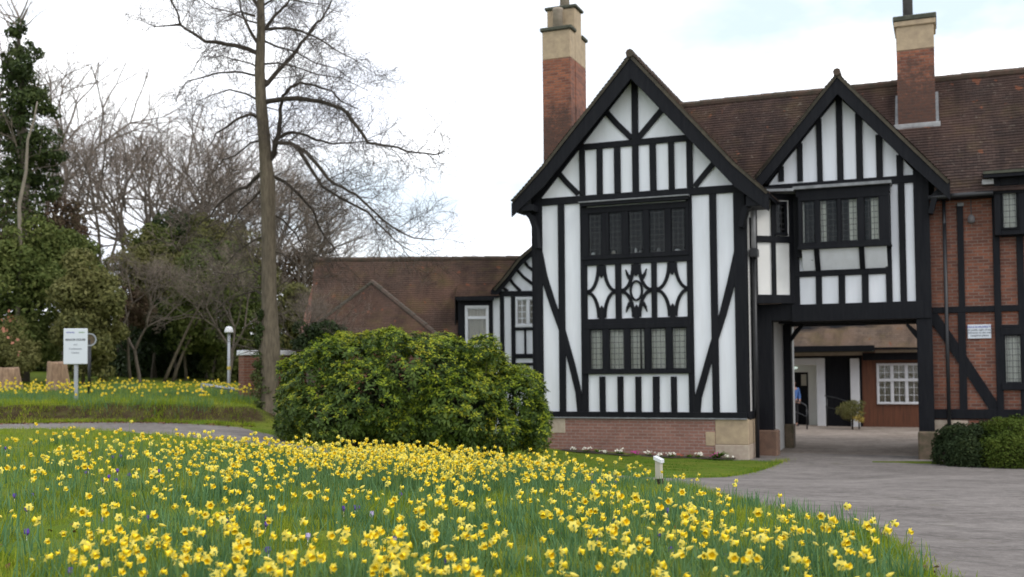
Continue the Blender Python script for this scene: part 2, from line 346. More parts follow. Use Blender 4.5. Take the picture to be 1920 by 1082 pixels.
gz = hz+np.clip(-(sdr+wob)*.35, -.06, .035)+lump*(sdr < 0)
gz = np.where((GY > 24.0)&(GX > 4.5)&(GX < 26)&(GY < 48), hz-.12, gz)
nx = len(gx); idx = (np.arange(len(gy)-1)[:, None]*nx+np.arange(nx-1)[None]).ravel()
F4 = np.c_[idx, idx+1, idx+1+nx, idx+nx]
gm, nt, b = newmat('turf')
f = noise(nt, .9, 6, None, .65); g = noise(nt, 9, 4, None, .7); geo = nt.nodes.new('ShaderNodeNewGeometry'); sp = nt.nodes.new('ShaderNodeSeparateXYZ'); nt.links.new(geo.outputs['Normal'], sp.inputs[0])
c = mixc(nt, ramp(nt, f, .35, .68), (.095, .155, .016), (.16, .175, .03)); c = mixc(nt, math_(nt, 'MULTIPLY', ramp(nt, g, .55, .72), .5), c, (.085, .062, .035))
c = mixc(nt, math_(nt, 'MULTIPLY', ramp(nt, noise(nt, 38, 4, None, .75), .42, .62), .55), c, (.045, .075, .012))
c = mixc(nt, ramp(nt, sp.outputs[2], .86, .95), mixc(nt, ramp(nt, noise(nt, 5, 6, None, .75), .45, .66), (.045, .030, .019), (.085, .078, .03)), c)
nt.links.new(c, b.inputs['Base Color']); b.inputs['Roughness'].default_value = 1; b.inputs['Specular IOR Level'].default_value = .05; bump(nt, b, g, .6, .03)
o = npmesh('ground', np.c_[GX.ravel(), GY.ravel(), gz.ravel()], F4, gm, smooth=True); tag(o, kind='structure')
# tarmac
def tarmac(name, ca, cb, cc_):
    tm, nt, b = newmat(name)
    v = scalev(nt, .8, 1.25, 1)
    f = noise(nt, .55, 8, v, .7); g = noise(nt, 38, 5, None, .8); k = noise(nt, 2.1, 8, v, .78); q = noise(nt, 7.5, 6, None, .75)
    c = mixc(nt, ramp(nt, f, .36, .62), ca, cb); c = mixc(nt, math_(nt, 'MULTIPLY', ramp(nt, k, .47, .60), .6), c, cc_)
    c = mixc(nt, math_(nt, 'MULTIPLY', ramp(nt, q, .46, .62), .4), c, tuple(x*1.25 for x in cb)); c = mixc(nt, math_(nt, 'MULTIPLY', ramp(nt, g, .45, .65), .4), c, tuple(x*.55 for x in ca))
    c = mixc(nt, math_(nt, 'MULTIPLY', ramp(nt, noise(nt, .8, 6, None, .75), .60, .70), .5), c, (.085, .08, .04))
    nt.links.new(c, b.inputs['Base Color']); b.inputs['Roughness'].default_value = .95; b.inputs['Specular IOR Level'].default_value = .15; bump(nt, b, g, .7, .012); return tm
tm = tarmac('tarmac', (.150, .133, .124), (.250, .225, .210), (.092, .083, .078)); tm2 = tarmac('yard_paving', (.21, .17, .14), (.33, .28, .24), (.13, .10, .08))
m = 70; tt = np.linspace(0, 1, m)
RV = RAs[:, None, :]*(1-tt)[None, :, None]+RBs[:, None, :]*tt[None, :, None]; n_ = len(RAs)
rx, ry = RV[..., 0].ravel(), RV[..., 1].ravel()
rz_ = H(rx, ry)+.012
idx = (np.arange(n_-1)[:, None]*m+np.arange(m-1)[None]).ravel()
npmesh('road', np.c_[rx, ry, rz_], np.c_[idx, idx+m, idx+m+1, idx+1], tm, smooth=True); tag(bpy.data.objects['road'], kind='structure')
# ------------------------------------------------------------------ vertical reference planes
class Fr:
    def __init__(s, x, y, rz, z=0):
        s.o = Vector((x, y, z)); s.rz = rz; s.sv = Vector((math.cos(rz), math.sin(rz), 0)); s.nv = Vector((-math.sin(rz), math.cos(rz), 0)); s.M = T(x, y, z, rz)
    def px(s, px, py, n=0.0):
        v = ray(px, py); c = Vector((0, 0, CAMZ)); k = (n+(s.o-c).dot(s.nv))/v.dot(s.nv); P = c+v*k-s.o
        return (P.dot(s.sv), P.z)
    def w(s, a, n, z=0): return s.o+s.sv*a+s.nv*n+Vector((0, 0, z))
TH = -math.radians(21.8)
F = Fr(3.26, 25.6, TH); s0, _ = F.px(1003, 700); _o = F.w(s0, 0); F = Fr(_o.x, _o.y, TH)
PX = F.px
def S(x, y, n=0): return PX(x, y, n)[0]
def Z(x, y, n=0): return PX(x, y, n)[1]
house = thing('timber_framed_house', F.M, 'large black and white half-timbered house with two steep gables, brick right wing and archway', 'house')
def timber(kind, mb, par, bev=.006): return mb.build(kind, MT['timber'], par, bevel=bev)
def post(x0, x1, y0, y1, par, n=0.0, pr=.050, bk=.02):
    ym = (y0+y1)/2; xm = (x0+x1)/2
    a, b_ = S(x0, ym, n-pr), S(x1, ym, n-pr); zt, zb = Z(xm, y0, n-pr), Z(xm, y1, n-pr)
    j = random.uniform(-.008, .008)
    return timber('post', MB().prism([(a, zb), (b_, zb), (b_+j, zt), (a+j, zt)], n-pr-random.uniform(0, .003), n+bk), par)
def beam(xl, yl, xr, yr, th, par, n=0.0, pr=.056, bk=.02, name='beam'):
    """top edge at two ends, thickness in pixels"""
    zt = (Z(xl, yl, n-pr)+Z(xr, yr, n-pr))/2; zb = (Z(xl, yl+th, n-pr)+Z(xr, yr+th, n-pr))/2
    return timber(name, MB().box(S(xl, yl, n-pr), S(xr, yr, n-pr), n-pr-random.uniform(0, .003), n+bk, zb, zt), par)
def brace(pts, wd, par, n=0.0, pr=.046, bk=.02, name='brace'):
    return timber(name, MB().strip([PX(x, y, n-pr) for x, y in pts], wd, n-pr-random.uniform(0, .002), n+bk), par, 0)
def roof_sheet(name, A, B, mat, par, gauge=.105, cols=36, wav=.012, th=.07, M=None, lift=.02):
    """A, B: polylines from eave to ridge (left and right edge) in local coordinates; tile courses are real steps"""
    A = [Vector(p) for p in A]; B = [Vector(p) for p in B]
    Ls = [((A[i+1]-A[i]).length+(B[i+1]-B[i]).length)/2 for i in range(len(A)-1)]; V = []; Fc = []; mi = []
    rows = []
    for i, Ls_ in enumerate(Ls):
        k = max(1, int(round(Ls_/gauge)))
        for j in range(k): rows.append((A[i].lerp(A[i+1], j/k), B[i].lerp(B[i+1], j/k), A[i].lerp(A[i+1], (j+1)/k), B[i].lerp(B[i+1], (j+1)/k)))
    nrm = (B[0]-A[0]).cross(A[-1]-A[0]).normalized(); nrm = nrm if nrm.z > 0 else -nrm
    ph = random.random()*9
    def wv(p): return nrm*(wav*math.sin(p.x*1.3+p.y*1.1+ph)*math.sin(p.z*1.7+ph)+wav*.4*math.sin(p.x*5+p.y*4.3+p.z*3))
    for (a0, b0, a1, b1) in rows:
        r0 = len(V)
        for c_ in range(cols+1):
            t = c_/cols; p = a0.lerp(b0, t); q = a1.lerp(b1, t); jit = random.uniform(-.004, .004)
            V += [p+wv(p), p+wv(p)+nrm*(lift+jit), q+wv(q)+nrm*.002]
        for c_ in range(cols):
            k = r0+c_*3; Fc += [(k, k+3, k+4, k+1), (k+1, k+4, k+5, k+2)]; mi += [0, 0]
    r0 = len(V)
    und = [(a-nrm*th, b_-nrm*th) for a, b_ in zip(A, B)]
    for (a, b_), (ua, ub) in zip(zip(A, B), und): V += [a+nrm*.004, b_+nrm*.004, ua, ub]
    for i in range(len(A)-1):
        k = r0+4*i; Fc += [(k+2, k+3, k+7, k+6), (k, k+4, k+6, k+2), (k+1, k+3, k+7, k+5)]; mi += [1, 2, 2]
    Fc += [(r0, r0+2, r0+3, r0+1)]; mi += [1]
    return npmesh(name, [tuple(p) for p in V], Fc, [mat, MT['timber'], MT['verge']], par, M, mi=mi)
def ridge_line(P, Q, par, r=.11, name='ridge_tiles', M=None, mat=None):
    """row of half-round tiles from P to Q"""
    P, Q = Vector(P), Vector(Q); L_ = (Q-P).length; k = max(1, int(L_/.33)); mb = MB()
    for i in range(k):
        a = P.lerp(Q, i/k); b_ = P.lerp(Q, (i+1.04)/k); e = random.uniform(-.006, .008)
        mb.tube([a+Vector((0, 0, e)), b_+Vector((0, 0, e-.004))], [r, r*.94], 8)
    return mb.build(name, mat or MT['ridge'], par, M)
# ---- main gable
W1 = S(1400, 700)
zPL = Z(1200, 784)                     # top of the plinth
zT = Z(1198, 362)                      # tie beam
apex = PX(1182, 101, -.46); tipL = PX(959, 377, -.46); kL = PX(1018, 311, -.46); kR = PX(1376, 304, -.46); tipR = PX(1441, 360, -.46)
wxl, wxr = S(1094, 560), S(1295, 560)
w1t, w1b = Z(1190, 384), Z(1190, 484); w2t, w2b = Z(1190, 606), Z(1190, 701)
gi = [PX(1187, 135, 0), PX(1003, 362, 0), PX(1400, 340, 0)]
wall = MB()
wall.box(0, wxl, 0, .25, zPL, zT).box(wxr, W1-.003, 0, .25, zPL, zT)
for a, b_ in ((zPL, w2b), (w2t, w1b), (w1t, zT)): wall.box(wxl, wxr, 0, .25, a, b_)
wall.prism([(0, zT), (W1-.003, zT), (W1-.003, Z(1394, 345)), gi[0], (0, Z(1008, 362))], 0, .25)
gw = wall.build('gable_wall', MT['white'], house)
# plinth
pl = MB().box(-.03, S(1341, 810, -.06), -.06, .25, -.3, zPL-.005).build('plinth', MT['plinth_brick'], house)
MB().box(S(1341, 810, -.06)+.003, W1+.03, -.065, .9, Z(1375, 834, -.06), zPL-.005).build('quoin', MT['stone'], house, bevel=.012)
MB().box(S(1341, 850, -.06)+.006, W1+.036, -.075, .9, -.3, Z(1375, 834, -.06)-.004).build('quoin', MT['pale_stone'], house, bevel=.012)
MB().box(S(1323, 822, -.06), S(1341, 822, -.06)-.002, -.068, .0, Z(1332, 836, -.06), Z(1332, 810, -.06)).build('quoin', MT['stone'], house, bevel=.01)
MB().box(-.045, S(1060, 800, -.06), -.07, .5, Z(1052, 812, -.06), zPL-.01).build('quoin', MT['pale_stone'], house, bevel=.01)
# posts full height
post(1002.5, 1017.5, 372, 783, gw)
post(1047, 1059, 381, 774, gw)
post(1089, 1101, 372, 774, gw)
post(1289, 1300, 366, 774, gw)
post(1333, 1346, 361, 774, gw)
pc = post(1378, 1400, 350, 783, gw)
beam(1003, 367.5, 1398, 350.5, 14, gw)                       # tie
beam(1003, 773, 1400, 772, 13, gw, pr=.09)                   # sill
MB().box(0, W1, -.11, .0, zPL-.012, zPL+.02).build('beam', MT['lead'], gw)
beam(1092, 268, 1292, 254, 11.5, gw)                         # collar
for x0, x1 in ((1086, 1096.5), (1118, 1129), (1151, 1163), (1218, 1230), (1253, 1264), (1287, 1298.5)): post(x0, x1, 272-(x0-1086)*.07, 366-(x0-1086)*.07, gw)
post(1184, 1196, 125, 366, gw)
brace([(1133, 206), (1156, 232), (1184, 259)], .14, gw); brace([(1246, 199), (1222, 228), (1196, 259)], .14, gw)
brace([(1044, 321), (1062, 342), (1084, 364)], .13, gw); brace([(1342, 301), (1322, 325), (1302, 350)], .13, gw)
brace([(1009, 470), (1020, 520), (1036, 570), (1054, 620), (1072, 684), (1084, 735), (1088, 776)], [.2, .17, .16, .16, .16, .15, .15], gw)
brace([(1386, 470), (1372, 525), (1355, 590), (1336, 650), (1319, 710), (1309, 745), (1306, 774)], [.24, .19, .17, .16, .16, .17, .18], gw)
for sgn, a, b_, o1, o2 in ((-1, (1182, 154), (1014, 372), (1182, 112), (985, 350)), (1, (1197, 156), (1378, 350), (1184, 112), (1410, 335))):
    timber('brace', MB().prism([PX(*a, -.05), PX(*b_, -.05), PX(b_[0]+sgn*14, b_[1]+8, -.05), PX(*o2, -.05), PX(*o1, -.05)], -.062+.004*sgn, .02), gw, 0)
# central quatrefoil panels
zt_, zb_ = Z(1190, 490), Z(1190, 600)
beam(1096, 479, 1296, 472.5, 18, gw, pr=.066); beam(1096, 597.5, 1296, 594.5, 15, gw, pr=.066)
post(1153.5, 1164.5, 490, 598, gw, pr=.06); post(1221, 1231, 488, 597, gw, pr=.06)
def zz(fr): return Z(1190, 0, 0)*0+(Z(1190, 492, -.05)*(1-fr)+Z(1190, 597.5, -.05)*fr)
def star(xa, xb, centre=False):
    a, b_ = S(xa, 545, -.05), S(xb, 545, -.05); c = (a+b_)/2; z0, z1 = zz(1), zz(0); cz = (z0+z1)/2; hw, hh = (b_-a)/2, (z1-z0)/2
    n = (-.045-random.uniform(0, .003))
    for sx in (-1, 1):
        for sz in (-1, 1):
            mb = MB(); pts = []
            for k in range(9):
                t = k/8; g_ = t*math.pi/2
                pts.append((c+sx*(.075+(hw-.075)*(1-math.cos(g_)))*(1 if not centre else .98), cz+sz*hh*(1-.06-(.94-.02)*math.sin(g_)**1.0)))
            mb.strip(pts, [.08, .08, .08, .078, .075, .075, .075, .08, .085], n, .02)
            if centre: mb.strip([(c+sx*.15, cz+sz*.30), (c+sx*.22, cz+sz*.40), (c+sx*.26, cz+sz*.52)], [.11, .06, .012], n-.002, .02)
            timber('brace', mb, gw, 0)
    timber('post', MB().prism([(c-.062, z1+.03), (c+.062, z1+.03), (c+.058, cz+hh*.62), (c, cz+hh*.5), (c-.058, cz+hh*.62)], n-.003, .02), gw, 0)
    timber('post', MB().prism([(c-.062, z0-.03), (c+.062, z0-.03), (c+.058, cz-hh*.62), (c, cz-hh*.5), (c-.058, cz-hh*.62)], n-.003, .02), gw, 0)
    if centre:
        mb = MB(); k = 20
        for i in range(k):
            g0, g1 = 2*math.pi*i/k, 2*math.pi*(i+1)/k; A = (.115, .205); B = (.165, .255)
            mb.prism([(c+A[0]*math.cos(g0), cz+A[1]*math.sin(g0)), (c+B[0]*math.cos(g0), cz+B[1]*math.sin(g0)), (c+B[0]*math.cos(g1), cz+B[1]*math.sin(g1)), (c+A[0]*math.cos(g1), cz+A[1]*math.sin(g1))], n-.005, .02)
        timber('brace', mb, gw, 0)
star(1101.5, 1153.5); star(1164.5, 1221, True); star(1231, 1290)
# bottom studs
for x0, x1 in ((1124, 1135), (1157.6, 1168.5), (1191, 1202), (1223.5, 1236), (1258, 1269)): post(x0, x1, 706, 774, gw)
def window(Fm, par, lights, n, s_rng, z_rng, fmat, gl, cur=None, pr=.075, dep=.13, trans=(), name='window', bars=None, room=.8, z_l=None, rm_=.28):
    """lights: [(s0, s1)], one z range z_l; cur: list of (s0, s1, material) curtains"""
    z0, z1 = z_l; mb = MB(); edge = [s_rng[0]]+[e for l_ in lights for e in l_]+[s_rng[1]]
    mb.box(s_rng[0], s_rng[1], n-pr, n+dep-pr, z1, z_rng[1]).box(s_rng[0], s_rng[1], n-pr-.02, n+dep-pr, z_rng[0], z0)
    for i in range(0, len(edge), 2): mb.box(edge[i], edge[i+1], n-pr+.004, n+dep-pr, z0, z1)
    fr = mb.build(name, fmat, par, Fm.M, bevel=.006)
    # inner casement rims
    for (a, b_) in lights:
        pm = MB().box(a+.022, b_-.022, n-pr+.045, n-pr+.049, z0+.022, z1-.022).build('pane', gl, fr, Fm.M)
        cm = MB()
        cm.box(a, a+.014, n-pr+.03, n-pr+.07, z0, z1).box(b_-.014, b_, n-pr+.03, n-pr+.07, z0, z1).box(a+.025, b_-.025, n-pr+.03, n-pr+.07, z0, z0+.025).box(a+.025, b_-.025, n-pr+.03, n-pr+.07, z1-.025, z1)
        if bars:
            nx_, nz_ = bars; w_ = .022
            for i in range(1, nx_): x = a+(b_-a)*i/nx_; cm.box(x-w_/2, x+w_/2, n-pr+.034, n-pr+.06, z0+.025, z1-.025)
            for i in range(1, nz_): z = z0+(z1-z0)*i/nz_; cm.box(a+.025, b_-.025, n-pr+.036, n-pr+.058, z-w_/2, z+w_/2)
        cm.build('casement', fmat, fr, Fm.M)
    if cur:
        for (a, b_, mt) in cur:
            # gently folded cloth
            k = max(6, int((b_-a)/.02)); V = []; Fc = []
            for i in range(k+1):
                x = a+(b_-a)*i/k; y = n+.10+.014*math.sin(i*1.3)+.01*math.sin(i*.53)
                V += [(x, y, z0-.05), (x, y, z1+.05)]
            for i in range(k): Fc.append((2*i, 2*i+2, 2*i+3, 2*i+1))
            npmesh('curtain', V, Fc, mt, fr, Fm.M)
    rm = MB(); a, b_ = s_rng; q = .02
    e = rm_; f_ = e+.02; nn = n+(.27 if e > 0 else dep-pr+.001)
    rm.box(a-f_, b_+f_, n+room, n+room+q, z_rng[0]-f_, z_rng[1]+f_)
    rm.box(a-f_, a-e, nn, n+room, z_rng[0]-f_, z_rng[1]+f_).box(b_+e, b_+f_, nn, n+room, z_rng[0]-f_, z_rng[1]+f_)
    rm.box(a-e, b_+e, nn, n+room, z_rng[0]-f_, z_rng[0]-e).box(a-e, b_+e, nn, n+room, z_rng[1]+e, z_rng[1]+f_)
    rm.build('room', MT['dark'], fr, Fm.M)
    return fr
Lw1 = [(S(a, 437, -.06), S(b_, 437, -.06)) for a, b_ in ((1103, 1128), (1141, 1166), (1178, 1206), (1217, 1247), (1258, 1285))]
win1 = window(F, house, Lw1, 0, (wxl+.002, wxr-.002), (w1b+.002, w1t-.002), MT['timber'], MT['glass'], None, z_l=(Z(1190, 476, -.06), Z(1190, 395, -.06)))
win1['label'] = 'upper leaded window with five dark casements'
lead = MB(); zl = Z(1190, 372, -.2)
lead.prism([(wxl-.03, zl-.02), (wxr+.03, zl-.02), (wxr+.03, zl+.01), (wxl-.03, zl+.01)], -.24, -.05).build('ledge', MT['lead'], win1)
MB().box(wxl-.01, wxr+.01, -.2, -.058, zl-.10, zl-.022).build('head_board', MT['timber'], win1)
Lw2 = [(S(a, 655, -.06), S(b_, 655, -.06)) for a, b_ in ((1106, 1130), (1142, 1170.5), (1181, 1208.5), (1220, 1248.5), (1260, 1287))]
cl = [(Lw2[i][0]-.03, Lw2[i][1]+.03, MT['curtain']) for i in (0, 1, 3, 4)]+[(Lw2[2][0]-.03, Lw2[2][0]+.21, MT['curtain']), (Lw2[2][0]+.25, Lw2[2][1]+.03, MT['curtain'])]
win2 = window(F, house, Lw2, 0, (wxl+.002, wxr-.002), (w2b+.002, w2t-.002), MT['timber'], MT['glass'], cl, z_l=(Z(1190, 693, -.06), Z(1190, 615.5, -.06)))
win2['label'] = 'lower leaded window with five curtained casements'
# ornaments seen standing on the upper sill
for x, h_, r, c_ in ((1112, .10, .06, 'wframe'), (1150, .12, .05, 'blind'), (1192, .16, .03, 'wframe'), (1200, .09, .05, 'lead'), (1235, .14, .05, 'lead'), (1270, .08, .08, 'wframe')):
    s_ = S(x, 470, .1); z_ = Z(1190, 476, -.06)
    MB().lathe([(r*.7, z_), (r, z_+h_*.3), (r*.8, z_+h_*.8), (r*.5, z_+h_)], 10, (s_, .12)).build('ornament', MT[c_], win1, smooth=True)
# return wall of the main gable (faces the archway)
rw = MB().box(W1-.25, W1, .26, 1.72, -.3, zPL).build('plinth', MT['brick'], house)
rw = MB().box(W1-.25, W1, .02, 1.72, zPL, Z(1400, 345)).build('side_wall', MT['warm_white'], house)
for n0, n1, z0, z1 in ((.021, .2, zPL, Z(1400, 352)), (1.5, 1.72, zPL, Z(1400, 400)), (.72, .84, zPL+.15, Z(1400, 400))): timber('post', MB().box(W1-.01, W1+.045, n0, n1, z0, z1), rw)
timber('beam', MB().box(W1-.01, W1+.05, .1, 1.71, zPL-.02, zPL+.16), rw)
MB().tube([(W1+.13, .55, Z(1412, 372, .5)), (W1+.13, .55, Z(1412, 470, .5))], .055, 8).build('downpipe', MT['greypipe'], house, smooth=True)
MB().tube([(W1+.12, .62, Z(1412, 480, .5)), (W1+.12, .62, -.1)], .05, 8).build('downpipe', MT['pipe'], house, smooth=True)
MB().box(W1+.03, W1+.23, .45, .7, Z(1412, 482, .5), Z(1412, 466, .5)).build('rain_hopper', MT['pipe'], house, bevel=.02)
# far (left) wall of the main gable block
MB().box(-.0, .25, .26, 7.0, -.3, Z(1003, 375)).build('side_wall', MT['white'], house)
timber('post', MB().box(-.05, .1, -.02, .3, zPL, Z(1003, 372)), house)
# roof of the main gable
mg = MT['tile_y']; DB = 8.4
roof1 = roof_sheet('roof', [(tipL[0], -.5, tipL[1]), (kL[0], -.5, kL[1]), (apex[0], -.5, apex[1])], [(tipL[0], DB, tipL[1]), (kL[0], DB, kL[1]), (apex[0], DB, apex[1])], mg, house, cols=40)
roof_sheet('roof', [(tipR[0], -.5, tipR[1]), (kR[0], -.5, kR[1]), (apex[0], -.5, apex[1])], [(tipR[0], 4, tipR[1]), (kR[0], 4, kR[1]), (apex[0], 4, apex[1])], mg, house, cols=30)
ridge_line((apex[0], -.55, apex[1]+.0), (apex[0], DB, apex[1]+.0), roof1, .10)
def barge(L_, par, n, dep, low):
    """L_: outline points of the roof line, dep vertical depth"""
    mb = MB()
    for i in range(len(L_)-1):
        a, b_ = L_[i], L_[i+1]
        mb.prism([(a[0], a[1]-.06), (b_[0], b_[1]-.06), (b_[0], b_[1]-low[i+1]), (a[0], a[1]-low[i])], n, n+.05)
    return timber('bargeboard', mb, par, 0)
barge([tipL, kL, apex], house, -.47, .45, [.40, .52, .60]); barge([apex, kR, tipR], house, -.472, .45, [.60, .56, .44])
# soffit rafters + eave brackets
for xx, pts in ((0, [(981, 391), (995, 408), (1003, 432), (1006, 465)]),): brace(pts, [.12, .12, .11, .08], house, n=-.2, pr=.1, bk=.25)
brace([(1412, 378), (1396, 392), (1388, 425)], [.16, .14, .1], house, n=-.2, pr=.1, bk=.2)
timber('purlin', MB().box(S(1400, 372, -.3), S(1436, 372, -.3), -.42, .3, Z(1418, 386, -.4), Z(1418, 366, -.4)), house)
timber('purlin', MB().box(S(966, 385, -.3), S(1003, 385, -.3), -.42, .3, Z(985, 396, -.4), Z(985, 384, -.4)), house)
# ---- second gable and archway
N2 = 1.5; G2 = MB()
a2, b2 = S(1484, 560, N2), S(1745, 560, N2)
zA = Z(1600, 596, N2); zC = Z(1600, 598, N2)
ap2 = PX(1569.5, 137, N2-.44); tL2 = PX(1414, 333, N2-.44); tR2 = PX(1781, 341, N2-.44); kR2 = PX(1689, 253, N2-.44)
G2.prism([(a2, zA), (b2, zA), (b2, Z(1745, 350, N2)), PX(1571, 165, N2), (S(1440, 345, N2), Z(1440, 350, N2)), (a2, Z(1484, 352, N2))], N2, N2+.25)
gw2 = G2.build('gable_wall', MT['white'], house)
for x0, x1, yt in ((1459, 1469.5, 312), (1494, 1504.6, 268), (1531, 1541.5, 222), (1568, 1580, 165), (1604.7, 1617.5, 212), (1642.6, 1655, 252), (1681, 1693.5, 290)): post(x0, x1, yt, 340, gw2, N2)
beam(1440, 346, 1722, 328, 14, gw2, N2)
post(1686, 1698.5, 338, 574, gw2, N2); post(1659.5, 1671.5, 338, 574, gw2, N2); post(1717.5, 1747, 318, 810, gw2, N2, pr=.06, bk=.16)
post(1483, 1498, 345, 574, gw2, N2, pr=.05)
beam(1484, 572, 1746, 563, 32, gw2, N2, pr=.1, bk=.3)
beam(1484, 508, 1662, 503, 11, gw2, N2)
for x0, x1 in ((1529.5, 1541), (1572, 1584.5), (1615.6, 1628.5)): post(x0, x1, 514, 574, gw2, N2)
for sgn, a, b_, o1, o2 in ((-1, (1566, 188), (1438, 345), (1567, 150), (1422, 340)), (1, (1580, 189), (1722, 323), (1572, 150), (1748, 318))):
    timber('brace', MB().prism([PX(*a, N2-.05), PX(*b_, N2-.05), PX(*o2, N2-.05), PX(*o1, N2-.05)], N2-.062+.004*sgn, N2+.02), gw2, 0)
roof2 = roof_sheet('roof', [(tL2[0], N2-.5, tL2[1]), (ap2[0], N2-.5, ap2[1])], [(tL2[0], 5, tL2[1]), (ap2[0], 5, ap2[1])], mg, house, cols=24)
roof_sheet('roof', [(tR2[0], N2-.5, tR2[1]), (kR2[0], N2-.5, kR2[1]), (ap2[0], N2-.5, ap2[1])], [(tR2[0], 5, tR2[1]), (kR2[0], 5, kR2[1]), (ap2[0], 5, ap2[1])], mg, house, cols=24)
ridge_line((ap2[0], N2-.54, ap2[1]), (ap2[0], 4.4, ap2[1]), roof2, .09)
barge([tL2, ap2], house, N2-.47, .4, [.42, .50]); barge([ap2, kR2, tR2], house, N2-.472, .4, [.50, .50, .42])
brace([(1768, 352), (1752, 368), (1745, 400)], [.16, .14, .1], house, n=N2-.2, pr=.1, bk=.2)
# oriel
NO = 1.14; so0, so1 = S(1497, 410, NO), S(1668, 410, NO)
Lw3 = [(S(a, 412, NO-.06), S(b_, 412, NO-.06)) for a, b_ in ((1503, 1528), (1537, 1570), (1577, 1608), (1620, 1648.5))]
cu = lambda a, b_, i: (S(a, 412, NO), S(b_, 412, NO), MT['curtain'])
win3 = window(F, house, Lw3, NO, (so0, so1), (Z(1582, 461, NO), Z(1582, 362, NO)), MT['timber'], MT['glass'], [cu(1501, 1507, 0), cu(1535, 1549, 0), cu(1592, 1609, 0), cu(1633, 1650, 0)], z_l=(Z(1582, 453, NO-.06), Z(1582, 372, NO-.06)), room=.30, rm_=-.085)
win3['label'] = 'projecting oriel window of four leaded lights'
timber('side_board', MB().box(so0, so0+.06, NO+.055, N2, Z(1582, 461, NO), Z(1582, 362, NO)).box(so1-.06, so1, NO+.055, N2, Z(1582, 461, NO), Z(1582, 362, NO)), win3)
zl2 = Z(1582, 349, NO)
MB().prism([(so0-.1, zl2-.03), (so1+.06, zl2-.03), (so1+.06, zl2+.04), (so0-.1, zl2+.04)], NO-.2, N2+.0).build('ledge', MT['lead'], win3)
MB().box(so0-.04, so1+.02, NO-.08, N2, Z(1582, 364, NO), zl2-.032).build('head_board', MT['timber'], win3)
cv = []; V = []; Fc = []; zc0, zc1 = Z(1582, 461, NO), Z(1582, 507, N2)
K = 8
for i in range(K+1):
    t = i/K; n = NO+.02+(N2-NO-.04)*(t**1.25); z = zc0+(zc1-zc0)*t; V += [(so0+.06, n, z), (so1-.08, n, z)]
for i in range(K): Fc.append((2*i, 2*i+1, 2*i+3, 2*i+2))
npmesh('coving', V, Fc, MT['white'], win3, smooth=True)
for x in (1532, 1616):
    mb = MB(); s_ = S(x, 480, NO+.1)
    for i in range(K):
        t0_, t1_ = i/K, (i+1)/K
        p = [(NO-.04+(N2-NO-.02)*(t**1.25), zc0+(zc1-zc0)*t) for t in (t0_, t1_)]
        vs = [(s_-.06, p[0][0], p[0][1]), (s_+.06, p[0][0], p[0][1]), (s_+.06, p[1][0], p[1][1]), (s_-.06, p[1][0], p[1][1])]; vs += [(v[0], v[1]+.08, v[2]+.0) for v in vs]
        mb.add(vs, [(0, 1, 2, 3), (7, 6, 5, 4), (0, 3, 7, 4), (1, 5, 6, 2), (0, 4, 5, 1), (3, 2, 6, 7)])
    mb.build('bracket', MT['timber'], win3)
brace([(1497, 474), (1510, 478), (1524, 488)], [.2, .15, .02], win3, n=N2, pr=.2); brace([(1661, 464), (1648, 470), (1636, 477)], [.2, .15, .02], win3, n=N2, pr=.2)
timber('sill', MB().box(so0-.03, so1+.03, NO-.12, N2, zc0-.05, zc0+.01), win3)
# canted side bay
A_, B_ = F.w(S(1416, 450, .92), .92), F.w(S(1485, 450, N2-.02), N2-.02)
rzc = math.atan2(B_.y-A_.y, B_.x-A_.x); FC = Fr(A_.x, A_.y, rzc); Lc = (B_-A_).length
def ps(x, y): return FC.px(x, y)
zb_c, zt_c = ps(1450, 566)[1], ps(1450, 352)[1]
sw0, sw1 = ps(1450, 410)[0], ps(1475, 410)[0]; zw0, zw1 = ps(1462, 442)[1], ps(1462, 378)[1]
mb = MB().box(0, sw0, 0, .12, zb_c, zt_c).box(sw1, Lc, 0, .12, zb_c, zt_c).box(sw0, sw1, 0, .12, zb_c, zw0).box(sw0, sw1, 0, .12, zw1, zt_c)
bay = mb.build('bay_wall', MT['warm_white'], house, FC.M)
def cbox(x0, x1, y0, y1, nm='post', e=.0):
    a, b_ = ps(x0, (y0+y1)/2)[0], ps(x1, (y0+y1)/2)[0]; return MB().box(a, b_, -.05-e, .02, ps((x0+x1)/2, y1)[1], ps((x0+x1)/2, y0)[1]).build(nm, MT['timber'], bay, FC.M, bevel=.005)
cbox(1414, 1418.5, 352, 560); cbox(1445.5, 1453, 352, 560, e=.003); cbox(1479.5, 1487, 352, 566, e=.002); cbox(1416, 1487, 443, 455, 'beam', .006); cbox(1414, 1487, 553, 569, 'beam', .012); cbox(1416, 1487, 352, 375, 'beam', .008)
window(FC, house, [(sw0+.05, sw1-.05)], 0, (sw0, sw1), (zw0, zw1), MT['timber'], MT['glass'], None, pr=.05, z_l=(zw0+.05, zw1-.05), room=.3, rm_=-.03)
c0 = F.w(W1, .9); loc = lambda P: ((P-F.o).dot(F.sv), (P-F.o).dot(F.nv))
pa, pb = loc(A_), loc(B_)
MB().plate([(W1, pa[1]-.03), (pa[0], pa[1]-.03), (pb[0], pb[1]), (pb[0]+.02, N2+.1), (W1, N2+.1)], zb_c-.02, zb_c-.0).build('soffit', MT['timber'], house)
MB().plate([(W1, pa[1]-.16), (pa[0]+.05, pa[1]-.2), (so0-.08, NO-.2), (so0-.08, N2), (W1, N2)], zl2-.06, zl2-.0).build('ledge', MT['lead'], house)
